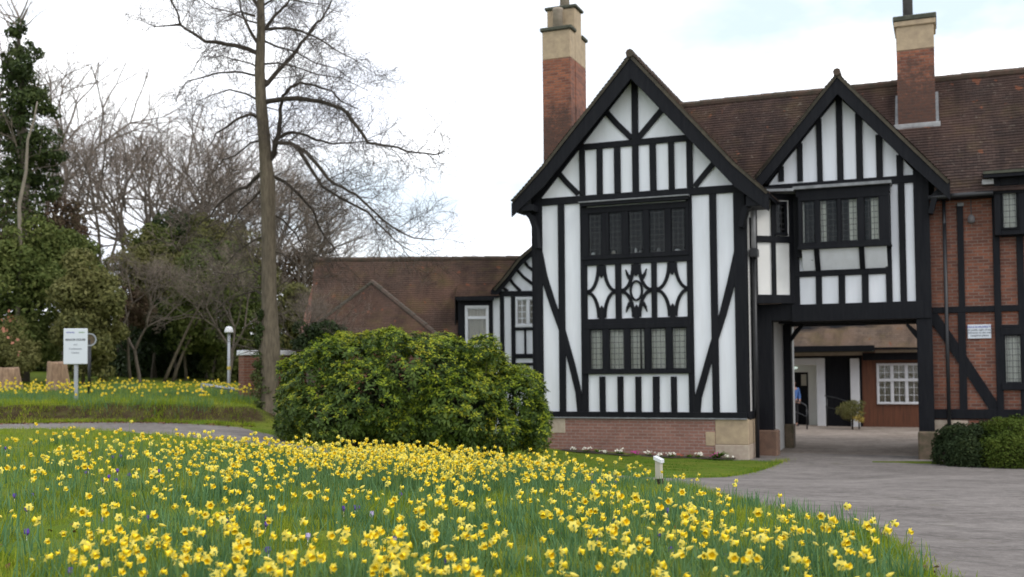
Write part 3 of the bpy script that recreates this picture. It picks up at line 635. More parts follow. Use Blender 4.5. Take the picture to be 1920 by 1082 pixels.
# archway: posts, guard stones, side walls, ceiling
sp0, sp1 = S(1421, 700, N2), S(1449, 700, N2); zG = Z(1435, 806, N2)
timber('post', MB().box(sp0, sp1, N2-.04, N2+.3, zG, zA+.3), house)
beamz = zA
timber('beam', MB().box(sp0-.02, a2+.03, N2-.03, N2+.3, zA-.02, zb_c-.03), house)
MB().box(sp0-.02, sp1+.1, N2-.12, N2+.35, -.3, zG-.003).build('guard_stone', MT['brown_stone'], house, bevel=.03)
MB().box(S(1721.5, 830, N2-.1), S(1758, 830, N2-.1), N2-.14, N2+.4, -.3, Z(1740, 809, N2-.1)).build('guard_stone', MT['dark_stone'], house, bevel=.04)
si = S(1449, 840, 1.9)
MB().box(si-.2, si, N2+.31, 6.4, -.3, zA+.05).build('passage_wall', MT['warm_white'], house)
sr = S(1723, 700, N2)
timber('passage_wall', MB().box(sr+.02, sr+.2, N2+.17, 6.4, -.3, zA+.05), house)
MB().box(si-.2, sr+.2, N2+.31, 6.38, zA+.055, zA+.12).build('passage_ceiling', MT['dark'], house)
for i in range(4):
    n_i = 2.2+i*1.1; timber('ceiling_beam', MB().box(si+.002, sr+.018, n_i, n_i+.16, zA-.02, zA+.052), house)
NR = 4.1; sq0, sq1 = S(1463, 700, NR), S(1483.5, 700, NR)
timber('post', MB().box(max(sq0, si+.004), sq1, NR, NR+.3, Z(1475, 796, NR), zA-.022), house)
MB().box(si+.004, S(1488, 820, NR-.05), NR-.06, NR+.4, -.3, Z(1475, 795, NR)).build('guard_stone', MT['dark_stone'], house, bevel=.03)
for sg, xs in ((1, 1484), (-1, 1722)):
    P = [PX(xs, 640, NR if sg > 0 else N2+.2), PX(xs+sg*(8 if sg > 0 else 8), 622, NR if sg > 0 else N2+.2), PX(xs+sg*22, 608, NR if sg > 0 else N2+.2)]
    nn = NR if sg > 0 else N2+.17
    timber('brace', MB().strip([(P[0][0]-sg*.04, P[0][1]), P[1], P[2]], [.06, .12, .06], nn+.02, nn+.14), house, 0)
# ---- right wing
N3 = 1.66; NW = 16.0
sA, sB = S(1747, 600, N3), NW
xe0, xe1 = S(1863, 400, N3), S(2010, 400, N3)
zE = Z(1800, 366, N3-.35); zW0 = Z(1820, 788, N3)
wU = (Z(1893, 430, N3-.3), Z(1893, 346, N3-.3)); wLs = (S(1884, 670, N3), S(1915, 670, N3)); wLz = (Z(1900, 718, N3), Z(1900, 628, N3))
fs = (S(1877, 670, N3), S(1924, 670, N3)); fz = (Z(1900, 731, N3), Z(1900, 614, N3))
mb = MB().box(sA, fs[0], N3, N3+.25, zW0, zE+.1).box(fs[1], sB, N3, N3+.25, zW0, zE+.1).box(fs[0], fs[1], N3, N3+.25, zW0, fz[0]).box(fs[0], fs[1], N3, N3+.25, fz[1], zE+.1)
bw = mb.build('brick_wall', MT['brick'], house)
MB().box(S(1749, 795, N3-.05), S(1815, 795, N3-.05), N3-.06, N3+.2, -.3, zW0-.004).build('plinth', MT['pale_stone'], house, bevel=.01)
MB().box(S(1815, 795, N3-.05)+.004, sB, N3-.055, N3+.2, -.3, zW0-.004).build('plinth', MT['brick'], house)
beam(1748, 767.5, 1925, 767.5, 18, bw, N3, pr=.07)
timber('beam', MB().box(S(1925, 767, N3), sB, N3-.07, N3+.02, Z(1925, 785.5, N3-.07), Z(1925, 767.5, N3-.07)), bw)
beam(1748, 574.5, 1925, 573, 11.5, bw, N3)
post(1795.5, 1807.5, 382, 575, bw, N3); post(1797.5, 1812, 585, 768, bw, N3)
for q in (0, 1): MB().box(S(1795.5, 380, N3)-.01, S(1806, 380, N3)+.01, N3-.065, N3+.01, Z(1800, 387, N3), Z(1800, 381, N3)).build('beam', MT['lead'], bw) if q else None
post(1864.5, 1877.5, 366, 768, bw, N3, pr=.065)
post(1908, 1921, 430, 615, bw, N3); post(1915, 1925, 730, 768, bw, N3); post(1960, 1975, 430, 768, bw, N3); post(2040, 2055, 380, 768, bw, N3)
brace([(1746, 588), (1780, 637), (1822, 700), (1867, 768)], .235, bw, n=N3)
timber('beam', MB().box(fs[0], S(2000, 500, N3), N3-.05, N3+.02, Z(1893, 614, N3), Z(1893, 609, N3)), bw)
beam(1877, 430, 1925, 429, 14, bw, N3, pr=.07)
win4 = window(F, house, [wLs], N3, fs, fz, MT['timber'], MT['glass'], [(wLs[0]-.05, wLs[1]+.05, MT['curtain'])], z_l=wLz)
win4['label'] = 'single leaded casement in the brick wing'
ND = N3-.3
uw = MB().box(xe0+.002, S(1877, 400, ND), ND, N3-.07, wU[0]-.12, wU[1]+.28).box(S(1911, 400, ND), xe1, ND, N3-.07, wU[0]-.12, wU[1]+.28)
uw.box(S(1877, 400, ND), S(1911, 400, ND), ND, N3-.07, wU[0]-.12, wU[0]).box(S(1877, 400, ND), S(1911, 400, ND), ND, N3-.07, wU[1], wU[1]+.28)
uw.box(xe0+.002, xe0+.1, N3-.065, 4.2, zE, wU[1]+.28)
dor = timber('dormer', uw, house)
window(F, house, [(S(1878.5, 400, ND), S(1909, 400, ND))], ND+.06, (S(1877, 400, ND)+.003, S(1911, 400, ND)-.003), wU, MT['timber'], MT['glass'], [(S(1882, 400, ND), S(1906, 400, ND), MT['curtain'])], z_l=(wU[0]+.02, wU[1]-.02), room=.2, rm_=-.025)
zd = Z(1880, 322, ND-.2)
mb = MB(); xd0 = S(1844, 322, ND-.25)
mb.add([(xd0, ND-.28, zd-.02), (xe1+.2, ND-.28, zd-.02), (xe1+.2, 4.5, zd+.55), (xd0, 4.5, zd+.55), (xd0, ND-.28, zd-.12), (xe1+.2, ND-.28, zd-.12), (xe1+.2, 4.5, zd+.43), (xd0, 4.5, zd+.43)], [(0, 1, 2, 3), (7, 6, 5, 4), (0, 4, 5, 1), (1, 5, 6, 2), (2, 6, 7, 3), (3, 7, 4, 0)])
mb.build('dormer_roof', MT['timber'], house)
MB().box(xd0-.01, xe1+.2, ND-.31, ND-.281, zd-.04, zd+.02).build('gutter', MT['cap'], dor)
MB().box(S(1842, 340, ND-.2), xe0, ND-.1, ND+.3, Z(1850, 344, ND-.2), Z(1850, 335, ND-.2)).build('flashing', MT['flash'], dor)
# main roof
nE = N3-.38; zE0 = Z(1820, 362, nE)
zdir = math.tan(math.radians(49))
def ridge_n(px, py):
    lo, hi = 2.0, 9.0
    for _ in range(40):
        m_ = (lo+hi)/2
        if Z(px, py, m_)-zE0 > zdir*(m_-nE): lo = m_
        else: hi = m_
    return lo
nRg = ridge_n(1620, 165); zR = Z(1620, 165, nRg)
print('ridge', nRg, zR, 'check left', Z(1290, 197, nRg), 'right', Z(1910, 137, nRg), 'eave', zE0, 'apex', apex, 'W1', W1, 'zPL', zPL, 'zA', zA)
sL = apex[0]-.3
nM = N2+.32; zM = zE0+zdir*(nM-nE); sM = S(1752, 366, nE)
main = roof_sheet('roof', [(sL, nM, zM), (sL, nRg, zR)], [(sM+.02, nM, zM), (sM+.02, nRg, zR)], MT['tile_x'], house, cols=60, wav=0)
main = roof_sheet('roof', [(sM, nE, zE0), (sM, nRg, zR)], [(NW+.4, nE, zE0), (NW+.4, nRg, zR)], MT['tile_x'], house, cols=70, wav=.012)
roof_sheet('roof', [(sL, 2*nRg-nE, zE0), (sL, nRg, zR)], [(NW+.4, 2*nRg-nE, zE0), (NW+.4, nRg, zR)], MT['tile_x'], house, cols=20)
ridge_line((sL, nRg, zR+.02), (NW+.4, nRg, zR+.02), main, .11)
MB().tube([(S(1740, 364, nE), nE-.03, zE0-.05), (xe0-.02, nE-.03, zE0-.03)], .06, 8).build('gutter', MT['pipe'], house, smooth=True)
timber('eaves_board', MB().box(S(1745, 370, N3), xe0, nE+.1, N3, zE0-.09, zE0-.02), house)
dp = S(1775, 600, N3-.12)
MB().tube([(dp, N3-.12, zE0-.08), (dp, N3-.12, Z(1775, 480, N3))], .04, 8).build('downpipe', MT['pipe'], house, smooth=True)
MB().tube([(dp, N3-.12, Z(1775, 420, N3)), (dp, N3-.12, -.1)], .043, 8).build('downpipe', MT['pipe'], house, smooth=True)
MB().box(sB-.25, sB, N3+.25, 2*nRg-nE-.3, -.3, zE0+.2).build('side_wall', MT['brick'], house)
bkw = 2*nRg-nE-.4
MB().box(sr+.2, sB-.25, bkw-.25, bkw, -.3, zE0+.2).box(W1, si-.2, bkw-.25, bkw, -.3, zE0+.2).box(si-.2, sr+.2, 6.1, 6.4, zA+.15, zE0+.2).build('rear_wall', MT['brick'], house)
for s_, nm in ((sB-.12, 0),):
    V = [(s_, N3, zE0+.15), (s_, bkw, zE0+.15), (s_, nRg, zR-.08)]; V += [(s_+.1, v[1], v[2]) for v in V]
    MB().add(V, [(0, 1, 2), (5, 4, 3), (0, 3, 4, 1), (1, 4, 5, 2), (2, 5, 3, 0)]).build('gable_wall', MT['brick'], house)
# security lamp, plaque
sl = S(1821, 405, N3-.15)
lp = MB().tube([(sl, N3-.14, Z(1821, 372, N3)), (sl, N3-.14, Z(1821, 404, N3))], .012, 6).build('lamp_bracket', MT['pipe'], house)
MB().lathe([(.02, Z(1821, 404, N3)), (.07, Z(1821, 407, N3)), (.085, Z(1821, 417, N3)), (.05, Z(1821, 420, N3))], 12, (sl, N3-.14)).build('lamp_head', MT['greypot'], lp, smooth=True)
# chimneys
def chimney_right():
    lo, hi = 1.5, 6.0
    for _ in range(40):
        n0 = (lo+hi)/2
        if Z(1715, 236, n0) > zE0+zdir*(n0-nE): lo = n0
        else: hi = n0
    a, b_ = S(1682, 150, n0), S(1753, 150, n0); zb = Z(1715, 243, n0)-.5; zs = Z(1715, 93, n0); zc = Z(1715, 36, n0); zt = Z(1715, 28, n0); d = .95
    st = MB().box(a, b_, n0, n0+d, zb, zs).build('chimney', MT['chimney_brick'], house)
    MB().box(a-.004, b_+.004, n0-.004, n0+d+.004, zs, zc-.0).box(a-.05, b_+.05, n0-.05, n0+d+.05, zc-.16, zc-.02).build('stone_top', MT['stone'], st, bevel=.02)
    MB().box(a-.07, b_+.07, n0-.07, n0+d+.07, zc-.02, zt).build('cap', MT['cap'], st, bevel=.02)
    MB().lathe([(.12, zt), (.12, zt+.9), (.14, zt+.92), (.14, zt+1)], 14, (a+.28, n0+.4)).build('chimney_pot', MT['greypot'], st, smooth=True)
    zf = Z(1715, 236, n0-.02)
    MB().box(a-.1, b_+.1, n0-.06, n0+.04, zf-.10, zf+.06).build('flashing', MT['flash'], st, bevel=.01)
    for e, q in ((a-.07, 0), (b_+.0, 1)):
        n1_ = n0+.75; z1_ = zf+.75*zdir
        MB().add([(e, n0, zf-.02), (e+.07, n0, zf-.02), (e+.07, n1_, z1_), (e, n1_, z1_), (e, n0, zf+.10), (e+.07, n0, zf+.10), (e+.07, n1_, z1_+.12), (e, n1_, z1_+.12)], [(0, 3, 2, 1), (4, 5, 6, 7), (0, 1, 5, 4), (1, 2, 6, 5), (2, 3, 7, 6), (3, 0, 4, 7)]).build('flashing', MT['lead'], st)
chimney_right()
def chimney_left():
    n0 = 3.6; a, b_ = S(1017.5, 150, n0), S(1070, 150, n0); zs = Z(1043, 110, n0); zc = Z(1043, 57, n0); zt = Z(1043, 50, n0); w_ = b_-a
    n1, n2, n3 = n0+.42, n0+1.02, n0+1.44; e = .06
    st = MB().box(a, b_, n0, n1, 2, zs).box(a+e, b_+e*.3, n1, n2, 2, zs).box(a, b_, n2, n3, 2, zs).build('chimney', MT['chimney_brick'], house)
    st['label'] = 'tall chimney stack with stepped stone top'
    zh = zc+.75
    MB().box(a-.004, b_+.004, n0-.004, n1, zs, zc).box(a-.004, b_+.004, n2, n3+.004, zs, zc).box(a-.0, b_+.008, n1, n2, zs, zh).build('stone_top', MT['stone'], st, bevel=.015)
    for e_ in ((a-.06, b_+.06, n0-.06, n1-.003, zc, zt), (a-.06, b_+.06, n2+.003, n3+.06, zc, zt), (a-.06, b_+.07, n1-.06, n2+.06, zh, zh+.09)): MB().box(*e_).build('cap', MT['cap'], st, bevel=.02)
    MB().lathe([(.15, zt), (.135, zt+.5), (.15, zt+.52), (.15, zt+.58)], 14, (a+.42, n0+.18)).build('chimney_pot', MT['pot'], st, smooth=True)
    MB().lathe([(.15, zh+.09), (.135, zh+.6), (.15, zh+.62), (.15, zh+.7)], 14, (a+.45, n0+.72)).build('chimney_pot', MT['pot'], st, smooth=True)
chimney_left()
# plaque on the brick wing (writing too small to read in the photograph: rows of grey characters)
q0, q1 = PX(1815, 635, N3-.02), PX(1858, 608, N3-.02)
plq = thing('plaque', T(F.w(q0[0], N3-.02).x, F.w(q0[0], N3-.02).y, q0[1], TH), 'small white lettered plaque screwed to the brick wall of the right wing', 'plaque')
pw, ph_ = q1[0]-q0[0], q1[1]-q0[1]
MB().box(0, pw, -.012, .018, 0, ph_).build('board', MT['sign'], plq, bevel=.003)
def text(s_, size, x, y, z, mat, par, M, align='CENTER', bold=0.0, sx=1.0):
    cu_ = bpy.data.curves.new('lettering', 'FONT'); cu_.body = s_; cu_.size = size; cu_.align_x = align; cu_.extrude = .001; cu_.offset = bold
    ob = bpy.data.objects.new('tmp', cu_); COL.objects.link(ob); dg = bpy.context.evaluated_depsgraph_get(); me = bpy.data.meshes.new_from_object(ob.evaluated_get(dg))
    bpy.data.objects.remove(ob); me.materials.clear(); me.materials.append(mat)
    o_ = bpy.data.objects.new('lettering', me); link(o_, par, M @ Matrix.Translation((x, y, z)) @ Matrix.Rotation(math.pi/2, 4, 'X') @ Matrix.Diagonal((sx, 1, 1, 1))); return o_
MT['ink'] = plain('grey_ink', (.16, .17, .19), .6, .05, 3, 0); MT['ink2'] = plain('pale_ink', (.30, .32, .36), .6, .05, 3, 0)
MT['inkb'] = plain('blue_ink', (.10, .10, .42), .6, .05, 3, 0); MT['inkg'] = plain('green_ink', (.20, .34, .16), .6, .05, 3, 0)
# ------------------------------------------------------------------ low tiled range on the left
FL = Fr(-6.0, 30.0, 0.0)
def LX(x, y, n=0): return FL.px(x, y, n)
rng_ = thing('tiled_range', T(-6, 30, 0), 'low range with long brown tiled roof and small curved half-timbered gable behind the round bush', 'house')
rA = 3.1; zr = LX(760, 488, rA)[1]; ze = LX(840, 625, 0)[1]; xl = LX(588, 488, rA)[0]; xr = LX(1010, 480, 2)[0]
lowroof = roof_sheet('roof', [(LX(582, 627, -.2)[0], -.2, ze-.15), (xl, rA, zr)], [(LX(858, 600, 0)[0], -.2, ze-.15), (LX(858, 600, 0)[0]+.0, rA, zr)], MT['tile_low'], rng_, cols=50, wav=.02)
nd = .9; zdd = ze+(zr-ze)*(nd/rA)
roof_sheet('roof', [(LX(858, 600, 0)[0], 1.5, ze+(zr-ze)*(1.5/rA)), (LX(858, 600, 0)[0], rA, zr)], [(xr+1, 1.5, ze+(zr-ze)*(1.5/rA)), (xr+1, rA, zr)], MT['tile_low'], rng_, cols=20, wav=.01)
zf_ = LX(890, 556, -.2)[1]
roof_sheet('roof', [(LX(854, 556, -.2)[0], -.2, zf_), (LX(858, 520, 1.9)[0], 1.95, ze+(zr-ze)*(1.95/rA)+.02)], [(LX(935, 556, -.2)[0], -.2, zf_+.02), (LX(960, 520, 1.9)[0], 1.95, ze+(zr-ze)*(1.95/rA)+.02)], MT['tile_low'], rng_, cols=14, wav=.0)
roof_sheet('roof', [(xl, 2*rA+.2, ze-.15), (xl, rA, zr)], [(xr+1, 2*rA+.2, ze-.15), (xr+1, rA, zr)], MT['tile_low'], rng_, cols=10)
ridge_line((xl, rA, zr+.02), (xr+1, rA, zr+.02), lowroof, .1)
MB().box(xl+.6, LX(862, 600, 0)[0], 0, 2*rA, -.2, ze-.05).build('wall', MT['brick'], rng_)
V = [(xl+.15, 0, ze-.06), (xl+.15, 2*rA, ze-.06), (xl+.15, rA, zr-.1)]; V += [(v[0]+.2, v[1], v[2]) for v in V]
MB().add(V, [(0, 2, 1), (3, 4, 5), (0, 3, 5, 2), (1, 2, 5, 4), (0, 1, 4, 3)]).build('gable_wall', MT['brick'], rng_)
MB().tube([(LX(582, 627, -.2)[0], -.27, ze-.12), (LX(856, 620, -.2)[0], -.27, ze-.12)], .06, 8).build('gutter', MT['pipe'], rng_, smooth=True)
# small hipped projection in front of the long roof
pk = LX(699, 530, 1.9); hx0, hx1 = LX(560, 627, -1.4)[0], LX(822, 630, -1.4)[0]
zb2 = LX(812, 632, -1.4)[1]; nb2 = -1.4; pkp = (pk[0], 1.75, pk[1]-.02)
def tri_roof(nm, a, b_, c_, mat): return roof_sheet(nm, [a, c_], [b_, (c_[0]+.02, c_[1], c_[2])], mat, rng_, cols=20, wav=.01)
tri_roof('roof', (hx0, nb2, zb2), (hx1, nb2, zb2), pkp, MT['tile_low']); tri_roof('roof', (hx1, nb2, zb2), (hx1-.1, 1.3, zb2), pkp, MT['tile_low'])
ridge_line((hx1+.02, nb2, zb2), (pkp[0], pkp[1], pkp[2]+.03), lowroof, .085)
ridge_line((hx0-.02, nb2, zb2), (pkp[0], pkp[1], pkp[2]+.02), lowroof, .06, mat=MT['verge'])
MB().box(hx0+.3, hx1-.3, nb2+.3, -.003, -.2, zb2-.02).build('wall', MT['brick'], rng_)
# dark dormer front with the white casement
dx0, dx1 = LX(859, 600)[0], LX(922, 600)[0]; zt_d = LX(890, 560)[1]
wx0, wx1 = LX(872, 600)[0], LX(916.5, 600)[0]; wz1 = LX(890, 573)[1]; wz0 = wz1-1.2
mb = MB().box(dx0, wx0, 0, .15, -.2, zt_d).box(wx1, dx1, 0, .15, -.2, zt_d).box(wx0, wx1, 0, .15, -.2, wz0).box(wx0, wx1, 0, .15, wz1, zt_d).box(dx0, dx0+.05, .15, 2.0, 1.5, zt_d)
mb.build('dormer', MT['timber'], rng_)
timber('fascia', MB().box(LX(856, 560, -.2)[0], LX(926, 560, -.2)[0], -.24, -.2, zf_-.12, zf_-.02), rng_)
ww = wx1-wx0
fr = window(FL, rng_, [(wx0+.07, wx1-.07)], 0, (wx0, wx1), (wz0, wz1), MT['wframe'], MT['clear'], [(wx0+.05, wx1-.05, MT['blind'])], pr=.03, z_l=(wz0+.07, wz1-.07), room=.5)
zm = wz1-.34
MB().box(wx0+.07, wx1-.07, -.025, .04, zm-.04, zm+.04).build('transom', MT['wframe'], fr)
# small gable with curved braces
gx0, gx1 = LX(921, 600)[0], LX(1030, 600)[0]; zg0 = LX(960, 546, 0)[1]
sw = (LX(966, 585)[0], LX(1001, 585)[0], LX(984, 613)[1], LX(984, 557)[1])
GP = [LX(*p, -.1) for p in ((860, 552), (925, 543), (948, 517), (972, 485), (1003, 458), (1040, 420))]
mb = MB().box(gx0, sw[0], 0, .2, -.2, zg0).box(sw[1], gx1, 0, .2, -.2, zg0).box(sw[0], sw[1], 0, .2, -.2, sw[2]).box(sw[0], sw[1], 0, .2, sw[3], zg0)
mb.prism([(gx0, zg0), (gx1, zg0), (gx1, GP[4][1]+.3), GP[4], GP[3], GP[2], (gx0, zg0+.02)], 0, .2)
sg = mb.build('gable_wall', MT['white'], rng_)
def lb(pts, w_, pr=.04, nm='brace'): return timber(nm, MB().strip([LX(x, y, -pr) for x, y in pts], w_, -pr-random.uniform(0, .003), .02), sg, 0)
def lbox(x0, x1, y0, y1, pr=.045, nm='post'):
    a = LX(x0, y1, -pr); c_ = LX(x1, y0, -pr); return timber(nm, MB().box(a[0], c_[0], -pr-random.uniform(0, .003), .02, a[1], c_[1]), sg)
lbox(920, 1030, 545, 556, .05, 'beam'); lbox(921, 924, 556, 800); lbox(939, 945, 556, 800); lbox(960, 966, 556, 800); lbox(964, 1030, 614, 619.5, .05, 'beam'); lbox(983, 986.5, 619, 665); lbox(964, 1030, 663, 672, .05, 'beam'); lbox(1002, 1006, 550, 800)
for x in range(3): lbox(966, 1030, 680+x*14, 686+x*14, .05, 'beam')
for p in ([(937, 530), (944, 540), (952, 546)], [(950, 514), (962, 532), (976, 546)], [(964, 500), (982, 520), (1002, 535)], [(978, 482), (990, 500), (1006, 512)], [(990, 468), (998, 480), (1008, 486)]): lb(p, [.09, .08, .09])
timber('bargeboard', MB().strip([(p[0], p[1]-.12) for p in GP[1:]], .22, -.16, -.11), sg, 0)
window(FL, rng_, [(sw[0]+.06, (sw[0]+sw[1])/2+.06), ((sw[0]+sw[1])/2+.14, sw[1]+.3)], 0, (sw[0], sw[1]+.36), (sw[2], sw[3]), MT['wframe'], MT['clear'], [(sw[0]+.05, sw[1], MT['blind'])], pr=.04, z_l=(sw[2]+.07, sw[3]-.07), bars=(2, 4), room=.4)
roof_sheet('roof', [(p[0], -.25, p[1]) for p in GP[1:]], [(p[0]+.0, 3.6, p[1]) for p in GP[1:]], MT['tile_y'], rng_, cols=14)
# ------------------------------------------------------------------ courtyard seen through the archway
cy0, cy1 = 2.1, 15.4
V = []; Fc = []; k = 40
for i in range(k+1):
    for j in range(k+1):
        s_ = 1.0+16*i/k; n = cy0+(cy1+.4-cy0)*j/k; P = F.w(s_, n); V.append((P.x, P.y, 0))
V = np.array(V); V[:, 2] = H(V[:, 0], V[:, 1])+.006
# start the yard at the archway only
idx = [i*(k+1)+j for i in range(k) for j in range(k)]
npmesh('courtyard', V, [(q, q+k+1, q+k+2, q+1) for q in idx], tm2, smooth=True); tag(bpy.data.objects['courtyard'], kind='structure')
# threshold strip of drive under the arch
V = []; k = 12
for i in range(k+1):
    for j in range(k+1):
        P = F.w(5.0+5.2*i/k, -.6+3.0*j/k); V.append((P.x, P.y, h1(P.x, P.y)+.009))
npmesh('drive', V, [(q, q+k+1, q+k+2, q+1) for q in [i*(k+1)+j for i in range(k) for j in range(k)]], tm, smooth=True); tag(bpy.data.objects['drive'], kind='structure')
NC = 15.4
def CX(x, y, n=0): return F.px(x, y, NC+n)
OC = F.w(0, NC); MC = T(OC.x, OC.y, 0, TH); FCo = Fr(OC.x, OC.y, TH)
ct = thing('courtyard_building', MC, 'low courtyard building seen through the archway, white doorway, boarded wall and white paned window', 'building')
def cc(x, y, n=0): return FCo.px(x, y, n)
zbv = -.12; zev = cc(1680, 664)[1]
cx0, cx1 = cc(1380, 700)[0], cc(1900, 700)[0]; bx0 = cc(1617, 730)[0]
dx0, dx1 = cc(1497, 740)[0]-.9, cc(1533, 740)[0]; dzt = cc(1510, 684)[1]
wnx0, wnx1 = cc(1644, 720)[0], cc(1729, 720)[0]; wnz0, wnz1 = cc(1684, 758)[1], cc(1684, 681)[1]
mb = MB().box(bx0, wnx0, 0, .2, zbv, zev).box(wnx1, cx1, 0, .2, zbv, zev).box(wnx0, wnx1, 0, .2, zbv, wnz0).box(wnx0, wnx1, 0, .2, wnz1, zev)
mb.build('boarded_wall', MT['boarding'], ct)
mb = MB().box(dx1, bx0-.003, -.02, .2, zbv, zev).box(dx0, dx1, -.02, .2, dzt, zev).box(cx0, dx0, -.02, .2, zbv, zev); mb.build('wall', MT['timber'], ct)
lx = (wnx1-wnx0-.06)/3; Lc_ = [(wnx0+.03+lx*i+.045, wnx0+.03+lx*(i+1)-.045) for i in range(3)]
zq = wnz1-.04-(wnz1-wnz0)*.38
fw = window(FCo, ct, Lc_, 0, (wnx0, wnx1), (wnz0, wnz1), MT['wframe'], MT['clear'], [(wnx0+.05, wnx1-.05, MT['blind'])], pr=.04, z_l=(wnz0+.06, wnz1-.06), bars=(2, 5), room=.4)
MB().box(wnx0+.02, wnx1-.02, -.05, .03, zq-.05, zq+.05).build('transom', MT['wframe'], fw)
# door case: white architrave, reveal and dark door
MB().box(dx1-.02, dx1+.28, -.09, -.021, zbv, dzt+.24).box(dx0-.2, dx1-.02, -.09, -.021, dzt, dzt+.24).build('architrave', MT['wframe'], ct, bevel=.01)
MB().box(dx1-.025, dx1-.005, -.02, .9, zbv, dzt).box(dx0, dx1-.025, -.02, .9, dzt-.02, dzt-.0).box(dx0-.02, dx0, -.02, .9, zbv, dzt).build('reveal', MT['warm_white'], ct)
dr0 = cc(1516, 745, .9)[0]; dtz = cc(1505, 698, .9)[1]
MB().box(dr0, dx1-.025, .88, .95, zbv, dzt-.02).box(dx0, dr0, .88, .95, dtz, dzt-.02).build('door_surround', MT['warm_white'], ct)
dr = MB().box(dr0-.045, dr0-.003, .90, .94, zbv, dtz-.003).box(dr0-.42, dr0-.045, .905, .935, zbv, dtz-.003).build('door', MT['timber'], ct)
MB().box(cc(1502, 710, .9)[0], cc(1512, 710, .9)[0], .895, .904, cc(1506, 723, .9)[1], cc(1506, 702, .9)[1]).build('pane', MT['blind'], dr)
MB().box(dx0-.3, dr0-.42, 1.6, 1.65, zbv, dtz).build('lobby', MT['dark'], ct)
lm, nt, b = newmat('lamp_lens'); b.inputs['Base Color'].default_value = (.7, .75, .7, 1); b.inputs['Emission Color'].default_value = (.8, 1, .9, 1); b.inputs['Emission Strength'].default_value = .5
px_ = cc(1488, 690, .4)
MB().lathe([(.02, px_[1]-.05), (.13, px_[1]-.03), (.15, px_[1]+.03), (.06, px_[1]+.05)], 14, (px_[0], .45)).build('ceiling_lamp', lm, ct, smooth=True)
pxp = cc(1595, 720)[0], cc(1612, 720)[0]
MB().box(pxp[0], pxp[1], -.12, -.021, zbv, cc(1603, 672)[1]).build('post', MT['wframe'], ct, bevel=.01)
# porch canopy
cz0, cz1 = cc(1560, 659, -.9)[1], cc(1560, 650, -.9)[1]
timber('fascia', MB().box(cx0, cc(1640, 655, -.9)[0], -.95, -.9, cz0, cz1+.03), ct)
MB().box(cx0, cc(1636, 655, -.9)[0], -.9, 0, cz0-.02, cz0+.02).build('canopy', MT['cap'], ct)
MB().box(cx0, cc(1618, 663, -.2)[0], -.2, -.091, cc(1560, 667, -.1)[1], cc(1560, 660, -.1)[1]).build('lintel', MT['pot'], ct)
MB().box(cc(1641, 657, -.3)[0], cx1, -.34, -.26, cc(1684, 661, -.3)[1], cc(1684, 656, -.3)[1]).build('gutter', MT['pot'], ct)
timber('eaves_board', MB().box(cc(1618, 660)[0], cx1, -.25, -.003, cc(1684, 675, -.2)[1], cc(1684, 661, -.2)[1]), ct)
zc0 = cc(1684, 655, -.3)[1]
croof = roof_sheet('roof', [(cx0-.5, -.95, cz1+.03), (cx0-.5, 3.6, cz1+2.6)], [(cx1, -.3, zc0), (cx1, 3.6, cz1+2.6)], MT['tile_court'], ct, cols=50)
roof_sheet('roof', [(cx0-.5, 8, cz1), (cx0-.5, 3.6, cz1+2.6)], [(cx1, 8, zc0), (cx1, 3.6, cz1+2.6)], MT['tile_court'], ct, cols=8)
ridge_line((cx0-.5, 3.6, cz1+2.62), (cx1, 3.6, cz1+2.62), croof, .1)
MB().box(cx0, cx1, 6, 7, zbv, cz1).build('rear_wall', MT['brick'], ct)
# handrails
def rail(label, P, drops, mat='pipe', r=.022, group=None, cat='handrail', mid=True):
    t = thing('handrail', T(P[0].x, P[0].y, h1(P[0].x, P[0].y)), label, cat, group); I = Matrix.Identity(4)
    MB().tube([tuple(p) for p in P], r, 8).build('rail', MT[mat], t, I, smooth=True)
    if mid: MB().tube([(p.x, p.y, p.z-.4) for p in P[:-1]], r*.8, 6).build('rail', MT[mat], t, I, smooth=True)
    for d in drops: MB().tube([tuple(d), (d.x, d.y, h1(d.x, d.y)-.02)], r*1.1, 8).build('post', MT[mat], t, I, smooth=True)
    return t
W = lambda x, y, n: (lambda a: F.w(a[0], n, a[1]))(F.px(x, y, n))
rail('short dark handrail beside the courtyard doorway on its left', [W(1487, 750, 14.2), W(1500, 754, 13.4), W(1510, 759, 12.9), W(1513, 765, 12.8)], [W(1488, 751, 14.1), W(1512.5, 763, 12.85)])
rail('long dark handrail running down in front of the dark courtyard wall', [W(1547, 742, 15.1), W(1568, 746, 14.6), W(1592, 754, 14.0), W(1612, 761, 13.6)], [W(1550, 743, 15.0), W(1610, 761, 13.6)])
# galvanised rail on the left
g0 = ground_px(380, 738, 25, 60); g1 = ground_px(456, 744, 25, 60)
Yr = ground_px(456, 747, 25, 60).y; Y0_ = ground_px(380, 741, 25, 60).y; print('rail', Yr, Y0_)
rail('low galvanised rail on the grass in front of the dark shrubs, by the lamp post', [at(379, 721, Y0_), at(416, 727, (Yr+Y0_)/2), at(456, 732, Yr)], [at(380, 722, Y0_), at(455, 733, Yr)], 'steel', .05, None, 'railing', False)
